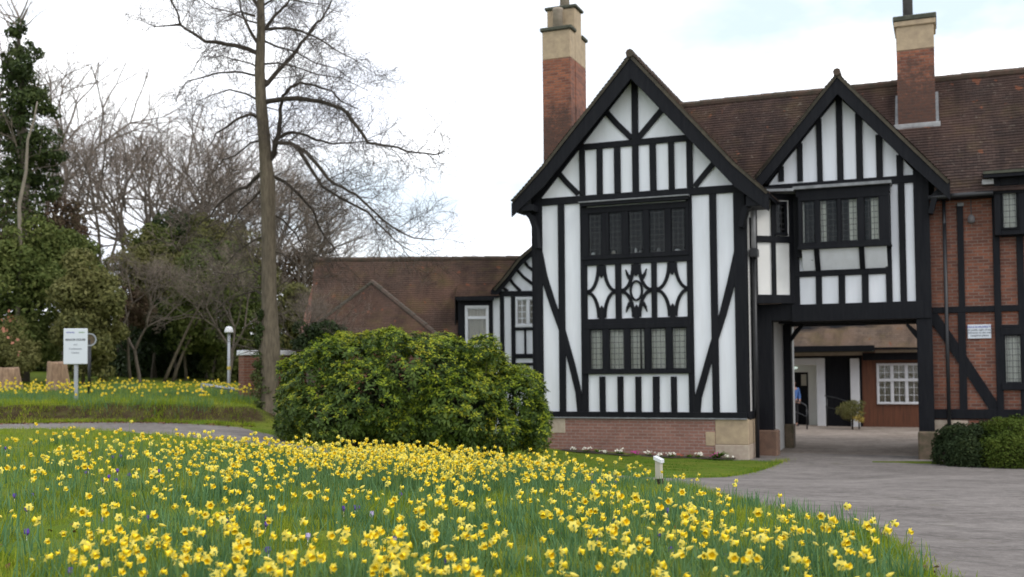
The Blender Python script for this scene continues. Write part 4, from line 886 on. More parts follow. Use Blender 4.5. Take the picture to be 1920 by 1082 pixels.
# ------------------------------------------------------------------ brick boundary wall, lamp, signs, marker, stumps
wl = thing('brick_wall', T(-7.5, 30, .9), 'red brick boundary wall with white coping behind the big bare tree', 'wall')
p0, p1 = at(457, 700, 30), at(600, 700, 31.5); zt = at(470, 666, 30).z
rzw = math.atan2(p1.y-p0.y, p1.x-p0.x); LW = math.hypot(p1.x-p0.x, p1.y-p0.y); Mw = T(p0.x, p0.y, 0, rzw)
MB().box(0, LW, 0, .34, .4, zt).build('brickwork', MT['brick'], wl, Mw)
MB().box(-.04, LW+.04, -.05, .39, zt+.002, zt+.14).build('coping', MT['wframe'], wl, Mw, bevel=.01)
gl = ground_px(429, 742, 26, 60); k_ = gl.y; tz = at(429, 612, k_).z
lt = thing('lamp_post', T(gl.x, gl.y, gl.z), 'slim grey lamp post with a white domed head on the far grass', 'lamp post')
MB().tube([(0, 0, -.05), (0, 0, .5), (0, 0, tz-gl.z-.15)], [.045, .045, .04], 12).build('pole', MT['steel'], lt, smooth=True)
R_ = .135*k_/33; hh = tz-gl.z
MB().lathe([(.04, hh-.2), (R_*.95, hh-.19), (R_, hh-.16), (R_*.85, hh-.06), (R_*.5, hh-.01), (.02, hh)], 20).build('lamp_head', MT['wframe'], lt, smooth=True)
zy = at(429, 690, k_).z-gl.z; MT['yellow'] = plain('yellow_tape', (.55, .42, .08), .6, .1, 4, 0)
MB().lathe([(.056, zy-.05), (.058, zy), (.056, zy+.05)], 12).build('band', MT['yellow'], lt)
gs = ground_px(141.5, 755, 22, 50); k_ = gs.y; sc_ = k_/2000
st = thing('sign', T(gs.x, gs.y, gs.z, .06), 'white rectangular lettered sign on a grey post on the daffodil bank', 'sign')
zb_s, zt_s = at(141, 683, k_).z-gs.z, at(141, 616, k_).z-gs.z; hw = 22*sc_
MB().box(-.045, .045, 0, .06, -.1, zt_s-.1).build('post', MT['steel'], st, bevel=.01)
bd = MB().box(-hw, hw, -.04, -.004, zb_s, zt_s).build('board', MT['sign'], st, bevel=.012)
hb = zt_s-zb_s; fz = lambda f_: zb_s+hb*f_
for s_, sz, x, f_, mt, bo in (('university', .062, -hw*.42, .875, 'inkb', .001), ('estates', .062, hw*.52, .875, 'inkg', .001), ('MANOR HOUSE', .084, 0, .66, 'ink', .003), ('and', .075, 0, .53, 'ink2', .001), ('Conference', .08, 0, .41, 'ink2', .0015), ('Centre', .08, 0, .30, 'ink2', .0015)):
    text(s_, sz*hw/.36, x, -.043, fz(f_), MT[mt], bd, WM[st.name], 'CENTER', bo)
for i, s_ in enumerate(('PRIVATE PROPERTY', 'No public right of way', 'Deliveries to the main', 'reception please')):
    text(s_, .058, pw/2, -.015, ph_*(.76-.2*i), MT['inkb' if i == 0 else 'ink'], bpy.data.objects['board'], WM[plq.name], 'CENTER', .001)
gr = Vector((0, 0, 0)); Yq = k_+4.5; cq = at(168, 637, Yq); gq = h1(cq.x, cq.y)
rs = thing('sign', T(cq.x, cq.y, gq, .3), 'round weathered sign on a thin dark post, half hidden behind the white sign', 'sign')
R_ = 12.5*Yq/2000
MB().tube([(0, 0, -.1), (0, 0, cq.z-gq)], .045, 8).build('post', MT['pipe'], rs, smooth=True)
k2 = 28; V = []
for y_, r_ in ((-.05, R_), (-.02, R_), (-.02, R_*.8), (-.05, R_*.8)): V += [(r_*math.cos(2*math.pi*i/k2), y_, cq.z-gq+r_*math.sin(2*math.pi*i/k2)) for i in range(k2)]
MB().add(V, [(a*k2+i, a*k2+(i+1) % k2, ((a+1) % 4)*k2+(i+1) % k2, ((a+1) % 4)*k2+i) for a in range(4) for i in range(k2)]).build('rim', MT['steel'], rs)
MB().add([(R_*.8*math.cos(2*math.pi*i/k2), -.035, cq.z-gq+R_*.8*math.sin(2*math.pi*i/k2)) for i in range(k2)], [tuple(range(k2))]).build('disc', MT['dark_stone'], rs)
# white marker post at the lawn edge
mk = ground_px(1236, 916, 6, 30); tz = at(1236, 855, mk.y).z-mk.z; pxm = mk.y/2000
mt_ = thing('marker_post', T(mk.x, mk.y, mk.z, -.5), 'short white capped marker post at the edge of the drive among the daffodils', 'post')
MB().box(-6*pxm, 6*pxm, -.04, .04, -.1, tz*.30).build('base', MT['soil'], mt_)
MB().box(-5.5*pxm, 5.5*pxm, -.045, .045, tz*.30, tz-.04).build('body', MT['blind'], mt_, bevel=.006)
MB().add([(-7.5*pxm, -.06, tz-.045), (7.5*pxm, -.06, tz-.09), (7.5*pxm, .06, tz-.09), (-7.5*pxm, .06, tz-.045), (-7.5*pxm, -.06, tz), (7.5*pxm, -.06, tz-.045), (7.5*pxm, .06, tz-.045), (-7.5*pxm, .06, tz)], [(0, 3, 2, 1), (4, 5, 6, 7), (0, 1, 5, 4), (1, 2, 6, 5), (2, 3, 7, 6), (3, 0, 4, 7)]).build('cap', MT['wframe'], mt_)
def stump(x0, x1, yt, yb, Y, label, lean):
    c_ = at((x0+x1)/2, yb, Y); gz_ = h1(c_.x, c_.y)-.1; h_ = at(0, yt, Y).z-gz_; r = (x1-x0)/2*Y/2000; k = 26; V = []; Fc = []
    rr = [(1.12+.1*math.sin(3*2*math.pi*i/k)+.05*math.sin(7*2*math.pi*i/k)) for i in range(k)]
    L_ = [(1.12, 0), (1.0, .12), (.95, .4), (.86, .75), (.84, .96), (.78, 1.0)]
    for (q, z) in L_:
        for i in range(k):
            g = 2*math.pi*i/k; e = 1+(rr[i]-1)*(1.2-z) if z < .97 else 1+(rr[i]-1)*.2
            V.append((q*r*e*math.cos(g)+lean*z, q*r*e*math.sin(g), z*h_+(.03*math.sin(g*2) if z > .9 else 0)))
    for a in range(len(L_)-1): Fc += [(a*k+i, a*k+(i+1) % k, (a+1)*k+(i+1) % k, (a+1)*k+i) for i in range(k)]
    Fc.append(tuple((len(L_)-1)*k+i for i in range(k)))
    o_ = MB().add(V, Fc).build('tree_stump', MT['stump'], None, T(c_.x, c_.y, gz_), smooth=True); tag(o_, label, 'tree stump')
stump(88, 128, 680, 728, 33, 'pale sawn tree stump beside the white sign', -.03); stump(-6, 37, 690, 728, 33.5, 'wide low sawn tree stump at the left edge of the photo', 0)
# ------------------------------------------------------------------ person in the doorway
def person():
    base = F.w(F.px(1487.5, 740, 14.9)[0], 14.9); gz_ = -.06
    t = thing('person', T(base.x, base.y, gz_, TH+.3), 'person in a blue top and dark trousers standing in the courtyard doorway', 'person')
    sk, _, b = newmat('skin'); b.inputs['Base Color'].default_value = (.50, .29, .22, 1); b.inputs['Roughness'].default_value = .55
    bl = plain('blue_cloth', (.10, .22, .55), .8, .1, 5, .1); dk = plain('dark_cloth', (.02, .02, .025), .85, .1, 5, .1); hr = plain('brown_hair', (.05, .03, .02), .7, .2, 20, .3)
    def skin(name, pts, edges, rad, mat, root=0):
        me = bpy.data.meshes.new(name); me.from_pydata(pts, edges, []); me.materials.append(mat); o_ = bpy.data.objects.new(name, me); link(o_, t, WM[t.name])
        md = o_.modifiers.new('skin', 'SKIN'); md.use_smooth_shade = True
        for v, r in zip(me.skin_vertices[0].data, rad): v.radius = r if isinstance(r, tuple) else (r, r)
        me.skin_vertices[0].data[root].use_root = True; s2 = o_.modifiers.new('sub', 'SUBSURF'); s2.levels = s2.render_levels = 2; return o_
    P = [(0, 0, .92), (0, .0, 1.12), (0, 0, 1.36), (0, -.01, 1.46), (0, -.03, 1.55), (0, -.03, 1.66), (.17, 0, 1.36), (.22, .0, 1.10), (.20, -.12, .92), (.17, -.19, .88), (-.17, 0, 1.36), (-.22, 0, 1.10), (-.20, -.12, .92), (-.17, -.19, .88),
         (.09, 0, .86), (.10, -.01, .48), (.10, .03, .08), (.11, -.13, .04), (-.09, 0, .86), (-.10, -.02, .48), (-.12, .03, .08), (-.14, -.13, .04)]
    E = [(0, 1), (1, 2), (2, 3), (3, 4), (4, 5), (2, 6), (6, 7), (7, 8), (8, 9), (2, 10), (10, 11), (11, 12), (12, 13), (0, 14), (14, 15), (15, 16), (16, 17), (0, 18), (18, 19), (19, 20), (20, 21)]
    R_ = [(.14, .10), (.13, .09), (.13, .09), (.05, .05), (.078, .09), (.07, .085), .05, .04, .03, .03, .05, .04, .03, .03, .08, .055, .04, .03, .08, .055, .04, .03]
    body = skin('body', P, E, R_, sk)
    for sx in (1, -1):   # five fingers curled forward
        for i, dx in enumerate((-.03, -.012, .006, .024)):
            skin('finger', [(sx*.17+dx, -.20, .88), (sx*.17+dx, -.235, .865), (sx*.17+dx, -.25, .84)], [(0, 1), (1, 2)], [.009, .008, .007], sk)
        skin('thumb', [(sx*.17-sx*.03, -.18, .88), (sx*.17-sx*.055, -.20, .875), (sx*.17-sx*.06, -.22, .865)], [(0, 1), (1, 2)], [.010, .009, .008], sk)
    skin('shirt', [P[0], P[1], P[2], (0, 0, 1.43), P[6], P[7], (.205, -.08, .98), P[10], P[11], (-.205, -.08, .98)], [(0, 1), (1, 2), (2, 3), (2, 4), (4, 5), (5, 6), (2, 7), (7, 8), (8, 9)], [(.165, .125), (.155, .115), (.155, .11), .06, .066, .055, .045, .066, .055, .045], bl)
    skin('trousers', [(0, 0, .96), P[14], P[15], (.10, .02, .12), P[18], P[19], (-.12, .02, .12)], [(0, 1), (1, 2), (2, 3), (0, 4), (4, 5), (5, 6)], [(.15, .12), .095, .07, .06, .095, .07, .06], dk)
    for sx in (1, -1): skin('shoe', [(sx*.11, .05, .05), (sx*.12, -.06, .05), (sx*.13, -.17, .035)], [(0, 1), (1, 2)], [.05, .05, .035], dk)
    skin('hair', [(0, .0, 1.62), (0, -.0, 1.70), (0, .03, 1.60)], [(0, 1), (0, 2)], [(.085, .085), (.08, .085), (.07, .06)], hr)
    skin('nose', [(0, -.115, 1.60), (0, -.132, 1.575)], [(0, 1)], [.010, .013], sk)
    for sx in (1, -1):
        skin('ear', [(sx*.078, -.02, 1.60), (sx*.082, -.015, 1.57)], [(0, 1)], [.012, .010], sk)
        MB().lathe([(.003, 1.608), (.012, 1.613), (.012, 1.617), (.003, 1.622)], 8, (sx*.03, -.108)).build('eye', dk, t)
    MB().box(-.022, .022, -.118, -.10, 1.535, 1.542).build('mouth', plain('lips', (.35, .12, .1), .6, .05, 3, 0), t)
person()
# ------------------------------------------------------------------ vegetation helpers
def unit(a): return a/np.maximum(np.linalg.norm(a, axis=1, keepdims=True), 1e-9)
def diamonds(P, Nn, L_, asp=.45):
    n = len(P); r = rng.normal(size=(n, 3)); t = unit(np.cross(Nn, r)); b_ = np.cross(Nn, t); L_ = np.broadcast_to(L_, (n,))[:, None]
    V = np.stack([P-t*L_/2, P-b_*L_*asp/2+Nn*L_*.08, P+t*L_/2, P+b_*L_*asp/2+Nn*L_*.08], 1).reshape(-1, 3)
    return V, np.arange(4*n).reshape(n, 4)
def leafmass(c_, r, n, size, lumps=40, lr=.34, up=.25, fill=.22):
    c_ = np.array(c_, float); r = np.array(r, float)
    d = unit(rng.normal(size=(lumps, 3))); C_ = c_+d*r*rng.uniform(.35, .9, (lumps, 1))
    R_ = lr*r.mean()*rng.uniform(.55, 1.3, lumps); wgt = R_**2; k = rng.choice(lumps, n, p=wgt/wgt.sum())
    dd = unit(rng.normal(size=(n, 3))+np.array([0, 0, up])+.5*unit(C_[k]-c_)); rad = R_[k]*rng.uniform(.7, 1.08, n)
    P = C_[k]+dd*rad[:, None]*np.array([1, 1, .85])
    m_ = int(n*fill); P[:m_] = c_+unit(rng.normal(size=(m_, 3)))*r*(rng.uniform(0, 1, (m_, 1))**.5)*.85
    Nn = unit(dd+rng.normal(size=(n, 3))*.55+np.array([0, 0, .25]))
    return diamonds(P, Nn, size*rng.uniform(.6, 1.35, n))
def cat_(parts):
    Vs, Fs, o = [], [], 0
    for V, Fq in parts: Vs.append(V); Fs.append(Fq+o); o += len(V)
    return np.vstack(Vs), np.vstack(Fs)
def blades(P, h, w_, lean, az, seg=3, tw=.2):
    n = len(P); h, w_, lean, az = [np.broadcast_to(x, (n,)).astype(float) for x in (h, w_, lean, az)]
    dx = np.stack([np.cos(az), np.sin(az), np.zeros(n)], 1); s_ = np.stack([-np.sin(az+tw), np.cos(az+tw), np.zeros(n)], 1)
    ts = np.linspace(0, 1, seg+1); Vs = []
    for t in ts:
        c_ = P+dx*(lean*h*t**2)[:, None]; c_[:, 2] += h*t*(1-.28*lean*t); ww = (w_*(1-.85*t**2.2)/2)[:, None]
        Vs += [c_-s_*ww, c_+s_*ww]
    V = np.stack(Vs, 1).reshape(-1, 3); b0 = (np.arange(n)*2*(seg+1))[:, None, None]
    q = np.array([[2*i, 2*i+1, 2*i+3, 2*i+2] for i in range(seg)])[None]
    return V, (b0+q).reshape(-1, 4)
LM = dict(
 laurel=leafmat('laurel_leaf', [(.045, .066, .020), (.085, .115, .030), (.14, .165, .045), (.20, .21, .07)], .6, .3, .5),
 olive=leafmat('olive_leaf', [(.068, .076, .028), (.12, .125, .042), (.18, .175, .06), (.23, .21, .09)], .6, .3, .5),
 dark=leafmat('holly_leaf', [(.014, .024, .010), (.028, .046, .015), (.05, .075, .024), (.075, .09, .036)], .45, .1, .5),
 ivy=leafmat('ivy_leaf', [(.018, .030, .011), (.038, .058, .017), (.07, .092, .026), (.11, .12, .04)], .5, .15, .7),
 brown=leafmat('dry_leaf', [(.05, .035, .022), (.085, .055, .036), (.12, .085, .055), (.10, .10, .05)], .8, .2, .6),
 rhodo=leafmat('rhododendron_leaf', [(.018, .038, .008), (.042, .075, .013), (.075, .12, .018), (.13, .17, .025)], .42, .15, 1.1, .5),
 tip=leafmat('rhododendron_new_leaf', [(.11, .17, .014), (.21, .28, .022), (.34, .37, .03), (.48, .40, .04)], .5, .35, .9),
 box=leafmat('box_leaf', [(.035, .06, .010), (.07, .105, .015), (.12, .15, .022)], .6, .2, 2),
 yew=leafmat('yew_leaf', [(.014, .026, .010), (.028, .045, .016), (.05, .065, .02)], .6, .15, 2),
 grass=leafmat('grass_blade', [(.08, .14, .012), (.18, .26, .018), (.30, .34, .03), (.42, .38, .09)], .6, .35, 1.4, .3),
 daff=leafmat('daffodil_leaf', [(.055, .13, .052), (.09, .19, .078), (.14, .25, .11), (.17, .28, .06)], .5, .3, 1.4, .35),
 lawn=leafmat('lawn_blade', [(.06, .13, .015), (.10, .20, .02), (.15, .25, .035)], .6, .35, .8, .3))
bark = plain('bark', (.155, .125, .085), .95, .3, 5, .6, c2=(.065, .052, .036), vec=(4, 4, .8))
limbm = plain('limb_bark', (.062, .048, .036), .95, .3, 6, .4, c2=(.028, .023, .018))
twigm = plain('twig_bark', (.085, .066, .052), .95, .2, 3, 0, c2=(.05, .038, .03))
farbark = plain('far_bark', (.15, .12, .095), .95, .25, 3, .2, c2=(.085, .07, .055)); fartwig = plain('far_twig', (.26, .205, .17), .95, .2, 2, 0, c2=(.17, .135, .11))
def jig(P0, d, L_, n, wob, droop):
    pts = [P0.copy()]; d = d.normalized()
    for i in range(n):
        d = (d+Vector((random.gauss(0, wob), random.gauss(0, wob), random.gauss(0, wob)-droop))).normalized(); pts.append(pts[-1]+d*(L_/n))
    return pts, d
def sprout(mb, pts, r0, level, L_, every=.5, droop=.02, k=3, spread=1.0, wmin=.004):
    """side twigs along a polyline, recursively"""
    n = len(pts); tot = sum((pts[i+1]-pts[i]).length for i in range(n-1)); m_ = max(1, int(tot/every))
    for q in range(m_):
        t = (q+random.random())/m_; t = .12+.88*t; i = min(int(t*(n-1)), n-2); f_ = t*(n-1)-i; p = pts[i].lerp(pts[i+1], f_); tan = (pts[i+1]-pts[i]).normalized()
        s_ = tan.cross(Vector((random.gauss(0, 1), random.gauss(0, 1), random.gauss(0, 1)))).normalized()
        d = (tan*random.uniform(.35, 1.0)+s_*spread*random.uniform(.5, 1.0)+Vector((0, 0, .10))).normalized(); l_ = L_*random.uniform(.45, 1.15)*(1-.35*t)
        tw, _ = jig(p, d, l_, 4, .16, droop); rr = max(wmin, r0*.55*(1-.4*t))
        mb.tube(tw, [rr, rr*.85, rr*.65, rr*.5, rr*.3], k, cap=False)
        if level > 0: sprout(mb, tw, rr, level-1, L_*.55, every*.62, droop, 3, spread, wmin)
# ------------------------------------------------------------------ the big bare tree
YT = 26.2
b0 = at(505, 792, YT); gz0 = h1(b0.x, b0.y)
bt = thing('bare_tree', T(b0.x, b0.y, gz0), 'tall bare deciduous tree with a thick green-brown trunk standing between road and round bush', 'tree')
I4 = Matrix.Identity(4)
TR = [(507, 800, 50), (506, 775, 41), (505, 735, 37), (505, 700, 39), (506, 655, 46), (507, 620, 38), (506, 560, 32), (505, 480, 31), (503, 400, 31), (501, 340, 32), (498, 305, 27), (493, 240, 25), (489, 190, 24), (487, 130, 22), (490, 60, 18), (489, 0, 15), (486, -120, 12), (489, -260, 8), (486, -380, 4)]
P = [at(x, y, YT) for x, y, _ in TR]; P[0].z = gz0-.1
V = []; k = 16; Fc = []
for (p, (_, _, w_)) in zip(P, TR):
    r = w_*.88/2*YT/2000
    for j in range(k):
        g_ = 2*math.pi*j/k; e = 1+.06*math.sin(3*g_+p.z)+.05*math.sin(5*g_-p.z*.7)+(.18*max(0, math.cos(5*g_)) if p is P[0] else 0); V.append((p.x+r*e*math.cos(g_), p.y+r*e*math.sin(g_), p.z))
for i in range(len(P)-1): Fc += [(i*k+j, i*k+(j+1) % k, (i+1)*k+(j+1) % k, (i+1)*k+j) for j in range(k)]
MB().add(V, Fc).build('trunk', bark, bt, I4, smooth=True)
LB = [([(487, 102), (465, 92), (440, 85), (412, 80), (385, 78), (362, 62), (338, 46), (335, 30), (322, 5), (310, -20)], 9, -.6, 6),
 ([(338, 46), (318, 48), (290, 50), (262, 38)], 4, -.4, 6), ([(500, 158), (522, 132), (545, 108), (565, 80), (585, 55), (602, 38), (616, 15), (628, -10)], 9, .8, 6),
 ([(497, 55), (520, 53), (548, 54), (578, 64), (610, 80), (640, 100), (670, 115)], 6, -1.2, 5), ([(503, 190), (530, 186), (560, 184), (600, 190), (624, 198), (652, 212), (672, 240), (690, 268), (715, 272), (745, 276), (780, 286), (815, 290), (832, 284)], 9, -1.0, 6),
 ([(506, 300), (517, 285), (518, 262), (524, 235), (525, 205), (530, 180), (545, 163), (562, 155), (590, 160), (622, 170), (640, 190), (672, 205)], 9.5, .7, 6),
 ([(516, 262), (538, 250), (560, 250), (590, 262), (622, 270), (660, 268), (700, 262)], 8, 1.4, 5), ([(518, 268), (545, 268), (572, 284), (596, 310), (615, 335), (640, 350), (668, 365), (700, 395), (735, 425), (775, 446), (815, 450)], 8, -1.5, 5),
 ([(500, 152), (480, 142), (455, 136), (425, 136), (390, 142), (352, 152), (338, 170), (330, 190)], 5, .8, 5), ([(490, 222), (470, 214), (447, 222), (425, 238), (405, 250), (392, 275)], 7, -.8, 5),
 ([(497, 318), (478, 335), (462, 352), (440, 358), (415, 378), (395, 405), (370, 425)], 7, .9, 5), ([(492, 95), (470, 60), (455, 28), (450, 5), (440, -30)], 7, -.2, 5), ([(478, 30), (450, 22), (425, 32), (405, 45)], 4, -.9, 5),
 ([(512, 330), (535, 342), (562, 366), (588, 395), (600, 430), (625, 462), (640, 490)], 7, 1.0, 5), ([(560, 280), (585, 320), (605, 350), (640, 372), (690, 398), (715, 425), (740, 450), (770, 470)], 6, -2.2, 5),
 ([(492, 60), (515, 30), (540, 5), (560, -30), (575, -70)], 7, .5, 5), ([(489, 20), (470, -10), (440, -50), (430, -100)], 8, .6, 5), ([(487, -60), (520, -90), (560, -120)], 7, -.4, 5), ([(486, -120), (440, -170), (420, -230)], 6, .3, 5), ([(500, 560), (480, 545), (455, 552), (425, 565), (400, 590)], 4, .7, 4), ([(499, 520), (470, 505), (440, 515), (400, 510)], 4, -.6, 4)]
tw = MB()
def trunk_x(y):
    for (x0, y0, _), (x1, y1, _) in zip(TR, TR[1:]):
        if y1 <= y <= y0: return x0+(x1-x0)*(y0-y)/(y0-y1)
    return 488
for pts, w_, dy, lv in LB:
    if abs(pts[0][0]-trunk_x(pts[0][1])) < 20 and lv != 99 and pts[0] not in ((338, 46), (478, 30), (518, 268), (560, 280), (516, 262)): pts = [(trunk_x(pts[0][1]+5), pts[0][1]+5)]+pts
    elif pts[0] in ((518, 268), (516, 262)): pts = [(trunk_x(306), 306), (512, 290)]+pts
    n = len(pts); PP = [at(x, y, YT+dy*max(0, i-1)/(n-1)) for i, (x, y) in enumerate(pts)]
    # round the polyline a little
    Q = []
    for i in range(n-1):
        Q.append(PP[i]); Q.append((PP[i]+PP[i+1])/2+(Vector((random.gauss(0, .012), 0, random.gauss(0, .02))) if i > 2 else Vector((0, 0, 0))))
    Q.append(PP[-1]); m_ = len(Q); r = w_/2*YT/2000
    MB().tube(Q, [max(.010, r*1.2*(1.15 if i == 0 else 1)*(1-.80*i/(m_-1))) for i in range(m_)], 8).build('branch', limbm, bt, I4, smooth=True)
    sprout(tw, Q, r*.5, 2, 1.5 if w_ > 5 else 1.2, .205, .04, 3, 1.05, .0048)
XL = [([(489, 45), (462, 38), (432, 22), (400, 15), (372, -5)], 4), ([(488, 190), (462, 176), (430, 168), (398, 178), (366, 192)], 4.5), ([(494, 262), (470, 268), (444, 290), (418, 300), (398, 325)], 4.5), ([(491, 130), (468, 118), (440, 112), (415, 104), (386, 112)], 3.5),
 ([(492, 75), (520, 88), (552, 96), (590, 118), (630, 128), (660, 150)], 4.5), ([(494, 10), (520, -6), (556, 2), (600, 8), (640, 25)], 4), ([(497, 120), (522, 118), (556, 126), (596, 140), (640, 146), (690, 170)], 4), ([(500, 345), (476, 372), (450, 395), (420, 440), (402, 470)], 4), ([(506, 400), (530, 412), (556, 440), (572, 470), (590, 505)], 4), ([(506, 470), (530, 476), (556, 496), (580, 530)], 3.5), ([(505, 440), (478, 450), (446, 470), (420, 500)], 3.5)]
for pts, w_ in XL:
    n = len(pts); dy = random.uniform(-1.3, 1.3); Q = [at(x, y, YT+dy*i/(n-1)) for i, (x, y) in enumerate(pts)]; r = w_/2*YT/2000
    MB().tube(Q, [max(.008, r*(1-.75*i/(n-1))) for i in range(n)], 6).build('branch', limbm, bt, I4, smooth=True); sprout(tw, Q, r*.5, 2, 1.3, .23, .03, 3, 1.05, .0048)
for sd_ in range(14):   # short shoots and burrs on the trunk
    a = random.choice([640, 660, 655, 600, 540, 420, 330, 250, 200, 120]); p = at(504-(700-a)*.02, a, YT); q, _ = jig(p, Vector((random.choice([-1, 1]), random.gauss(0, .4), .1)), random.uniform(.5, 1.5), 4, .2, .02); tw.tube(q, [.02, .014, .01, .007, .004], 4, cap=False); sprout(tw, q, .01, 1, .5, .2, .03, 3)
tw.build('crown', twigm, bt, I4); print('twig faces', len(tw.f))
Lf = []
for (x, y, r) in [(489, 770, .32), (488, 740, .28), (487, 710, .25), (489, 680, .26), (490, 650, .22), (490, 620, .16), (492, 790, .4), (489, 590, .12)]:
    p = at(x, y, YT-.12); Lf.append(leafmass(p, (r*.75, r*.7, r*1.3), 330, .085, 8, .5))
npmesh('ivy', *cat_(Lf), LM['ivy'], bt, I4)
# ------------------------------------------------------------------ bare trees far behind
def far_proto(seed, H_=13.0):
    random.seed(seed); tr = MB(); cr_ = MB()
    def fork(p, d, L_, r, lv):
        pts, d1 = jig(p, d, L_, 3, .075, -.012); tr.tube(pts, [r, r*.93, r*.86, r*.78], 7 if lv > 4 else (5 if lv > 2 else 4), cap=False)
        if lv <= 1: sprout(cr_, pts, .016, 1, H_*.09, .31, .0, 3, 1.0, .0075)
        if lv == 0: return
        k = 2 if random.random() < .55 else 3; ph = random.random()*6.28
        for i in range(k):
            a = ph+i*6.28/k+random.gauss(0, .3); ref = d1.orthogonal().normalized(); s_ = (Matrix.Rotation(a, 3, d1) @ ref); sp_ = random.uniform(.30, .75)*(1.15 if lv > 4 else 1)
            fork(pts[-1], (d1+s_*sp_+Vector((0, 0, .06))), L_*random.uniform(.68, .92), r*random.uniform(.56, .72) if i else r*.69, lv-1)
    fork(Vector((0, 0, -.3)), Vector((random.gauss(0, .06), 0, 1)), H_*.27, .20, 6)
    zs_ = np.array([v[2] for v in tr.v]).max(); return tr, cr_, zs_
protos = []
for sdv in (5, 23, 61): protos.append(far_proto(sdv))
print('far trees', [(len(p[0].f), len(p[1].f), p[2]) for p in protos])
random.seed(99)
far_meshes = []
FT = [(275, 715, 52, 165, 0, 0, 'upright bare tree with a rounded crown behind the shrubs, left of the big trunk'), (225, 715, 48, 235, 1, 2.2, 'slim bare tree with a crooked trunk just behind the olive shrub'), (165, 720, 50, 190, 2, -1.2, 'bare tree leaning left beside the ivy-clad tree'),
 (385, 715, 54, 215, 1, .9, 'bare tree with dense reddish twigs left of the big trunk'), (440, 715, 50, 260, 2, 2.6, 'smaller bare tree close to the left side of the big trunk'), (555, 700, 46, 350, 0, 1.6, 'bare tree just right of the big trunk, above the tiled roof end'),
 (470, 715, 60, 270, 0, 4.0, 'distant bare tree directly behind the big trunk'), (610, 700, 58, 395, 2, 3.1, 'faint distant bare tree beyond the end of the tiled roof'), (320, 715, 62, 175, 2, 5.1, 'far bare tree between the upright and the reddish-twigged trees'), (30, 715, 56, 60, 1, .4, 'tall thin bare tree behind the ivy-clad tree at the left edge'), (-60, 715, 52, 90, 0, 2.0, 'bare tree at the left edge of the photo'), (520, 700, 52, 320, 1, 5.0, 'bare tree with pale twigs partly hidden behind the big trunk')]
FT += [(262, 700, 40, 452, 2, 1.1, 'low twiggy bare shrub-like tree in front of the olive-brown evergreen'), (428, 700, 41, 440, 0, 2.4, 'low twiggy bare tree in front of the dark evergreen, left of the big trunk'), (586, 700, 28.2, 520, 2, .2, 'low twiggy bare shrub-like tree at the left end of the tiled roof')]
for (x, y, Yf, yt_, pi_, rz, lab) in FT:
    p = at(x, y, Yf); gz_ = h1(p.x, p.y); s_ = (at(x, yt_, Yf).z-gz_)/(protos[pi_][2]+.4)
    t = thing('bare_tree', T(p.x, p.y, gz_, rz) @ Matrix.Diagonal((s_, s_, s_, 1)), lab, 'tree', 'bare trees behind the shrubs')
    if len(far_meshes) <= pi_ or far_meshes[pi_] is None:
        while len(far_meshes) <= pi_: far_meshes.append(None)
        a = protos[pi_][0].build('trunk', farbark, t, smooth=True); b_ = protos[pi_][1].build('crown', fartwig, t); far_meshes[pi_] = (a.data, b_.data)
    else:
        for nm, me in zip(('trunk', 'crown'), far_meshes[pi_]): link(bpy.data.objects.new(nm, me), t, WM[t.name])
# ------------------------------------------------------------------ evergreen shrubs at the back
def shrub(x, y, rx, ry, Y, mat, label, n=8000, size=.2, lumps=60, depth=.8, stems=1, cat='shrub', name='shrub', group=None, lr=.30):
    n = int(n*1.35); size *= .88; c_ = at(x, y, Y); k_ = Y/2000; gz_ = h1(c_.x, c_.y)
    t = thing(name, T(c_.x, c_.y, gz_), label, cat, group)
    R_ = (rx*k_, rx*k_*depth, ry*k_); npmesh('foliage', *leafmass(c_, R_, n, size, lumps, lr), LM[mat], t, I4)
    mb = MB()
    for i in range(stems):
        a = random.uniform(0, 6.28); q, _ = jig(Vector((c_.x+.15*math.cos(a), c_.y+.15*math.sin(a), gz_-.1)), Vector((math.cos(a)*.12, math.sin(a)*.3, 1)), max(.8, c_.z-gz_+R_[2]*.4), 5, .08, 0); mb.tube(q, [.07, .06, .05, .04, .03, .02], 6); sprout(mb, q, .03, 1, R_[0]*.6, .8, -.02)
    if stems: mb.build('stem', farbark, t, I4, smooth=True)
    return t
shrub(45, 560, 105, 150, 38, 'laurel', 'big dark green laurel at the left edge behind the stumps', 15000)
shrub(165, 600, 70, 135, 36.5, 'olive', 'tall olive-green evergreen shrub directly behind the white sign', 13000)
shrub(110, 500, 80, 90, 40, 'laurel', 'mid-green evergreen shrub under the ivy-clad tree', 8000)
shrub(10, 665, 70, 65, 35, 'olive', 'low green shrub with orange-pink flowers at the left edge', 6000, .15)
shrub(400, 560, 100, 120, 43, 'laurel', 'dark green evergreen above the lamp post', 12000)
shrub(285, 520, 90, 80, 45, 'olive', 'olive-brown evergreen in the middle of the shrub belt', 9000)
shrub(345, 450, 70, 60, 47, 'dark', 'dark ivy-covered mound of foliage rising above the shrub belt', 7000)
shrub(395, 455, 70, 50, 46, 'olive', 'olive-green crown rising behind the low twiggy trees, left of the big trunk', 7000)
shrub(300, 470, 60, 50, 46, 'laurel', 'green crown between the twiggy tree and the dark ivy-covered mound', 6000)
shrub(460, 520, 60, 110, 45, 'olive', 'brown-green shrub behind the left side of the big trunk', 7000)
shrub(330, 660, 150, 75, 48, 'dark', 'very dark holly thicket in the shade behind the lamp post', 15000, .22, 60)
shrub(330, 610, 75, 50, 44, 'dark', 'dark green holly hanging over the shaded gap', 8000)
shrub(440, 670, 70, 60, 44, 'laurel', 'green laurel beside the brick wall pier', 7000)
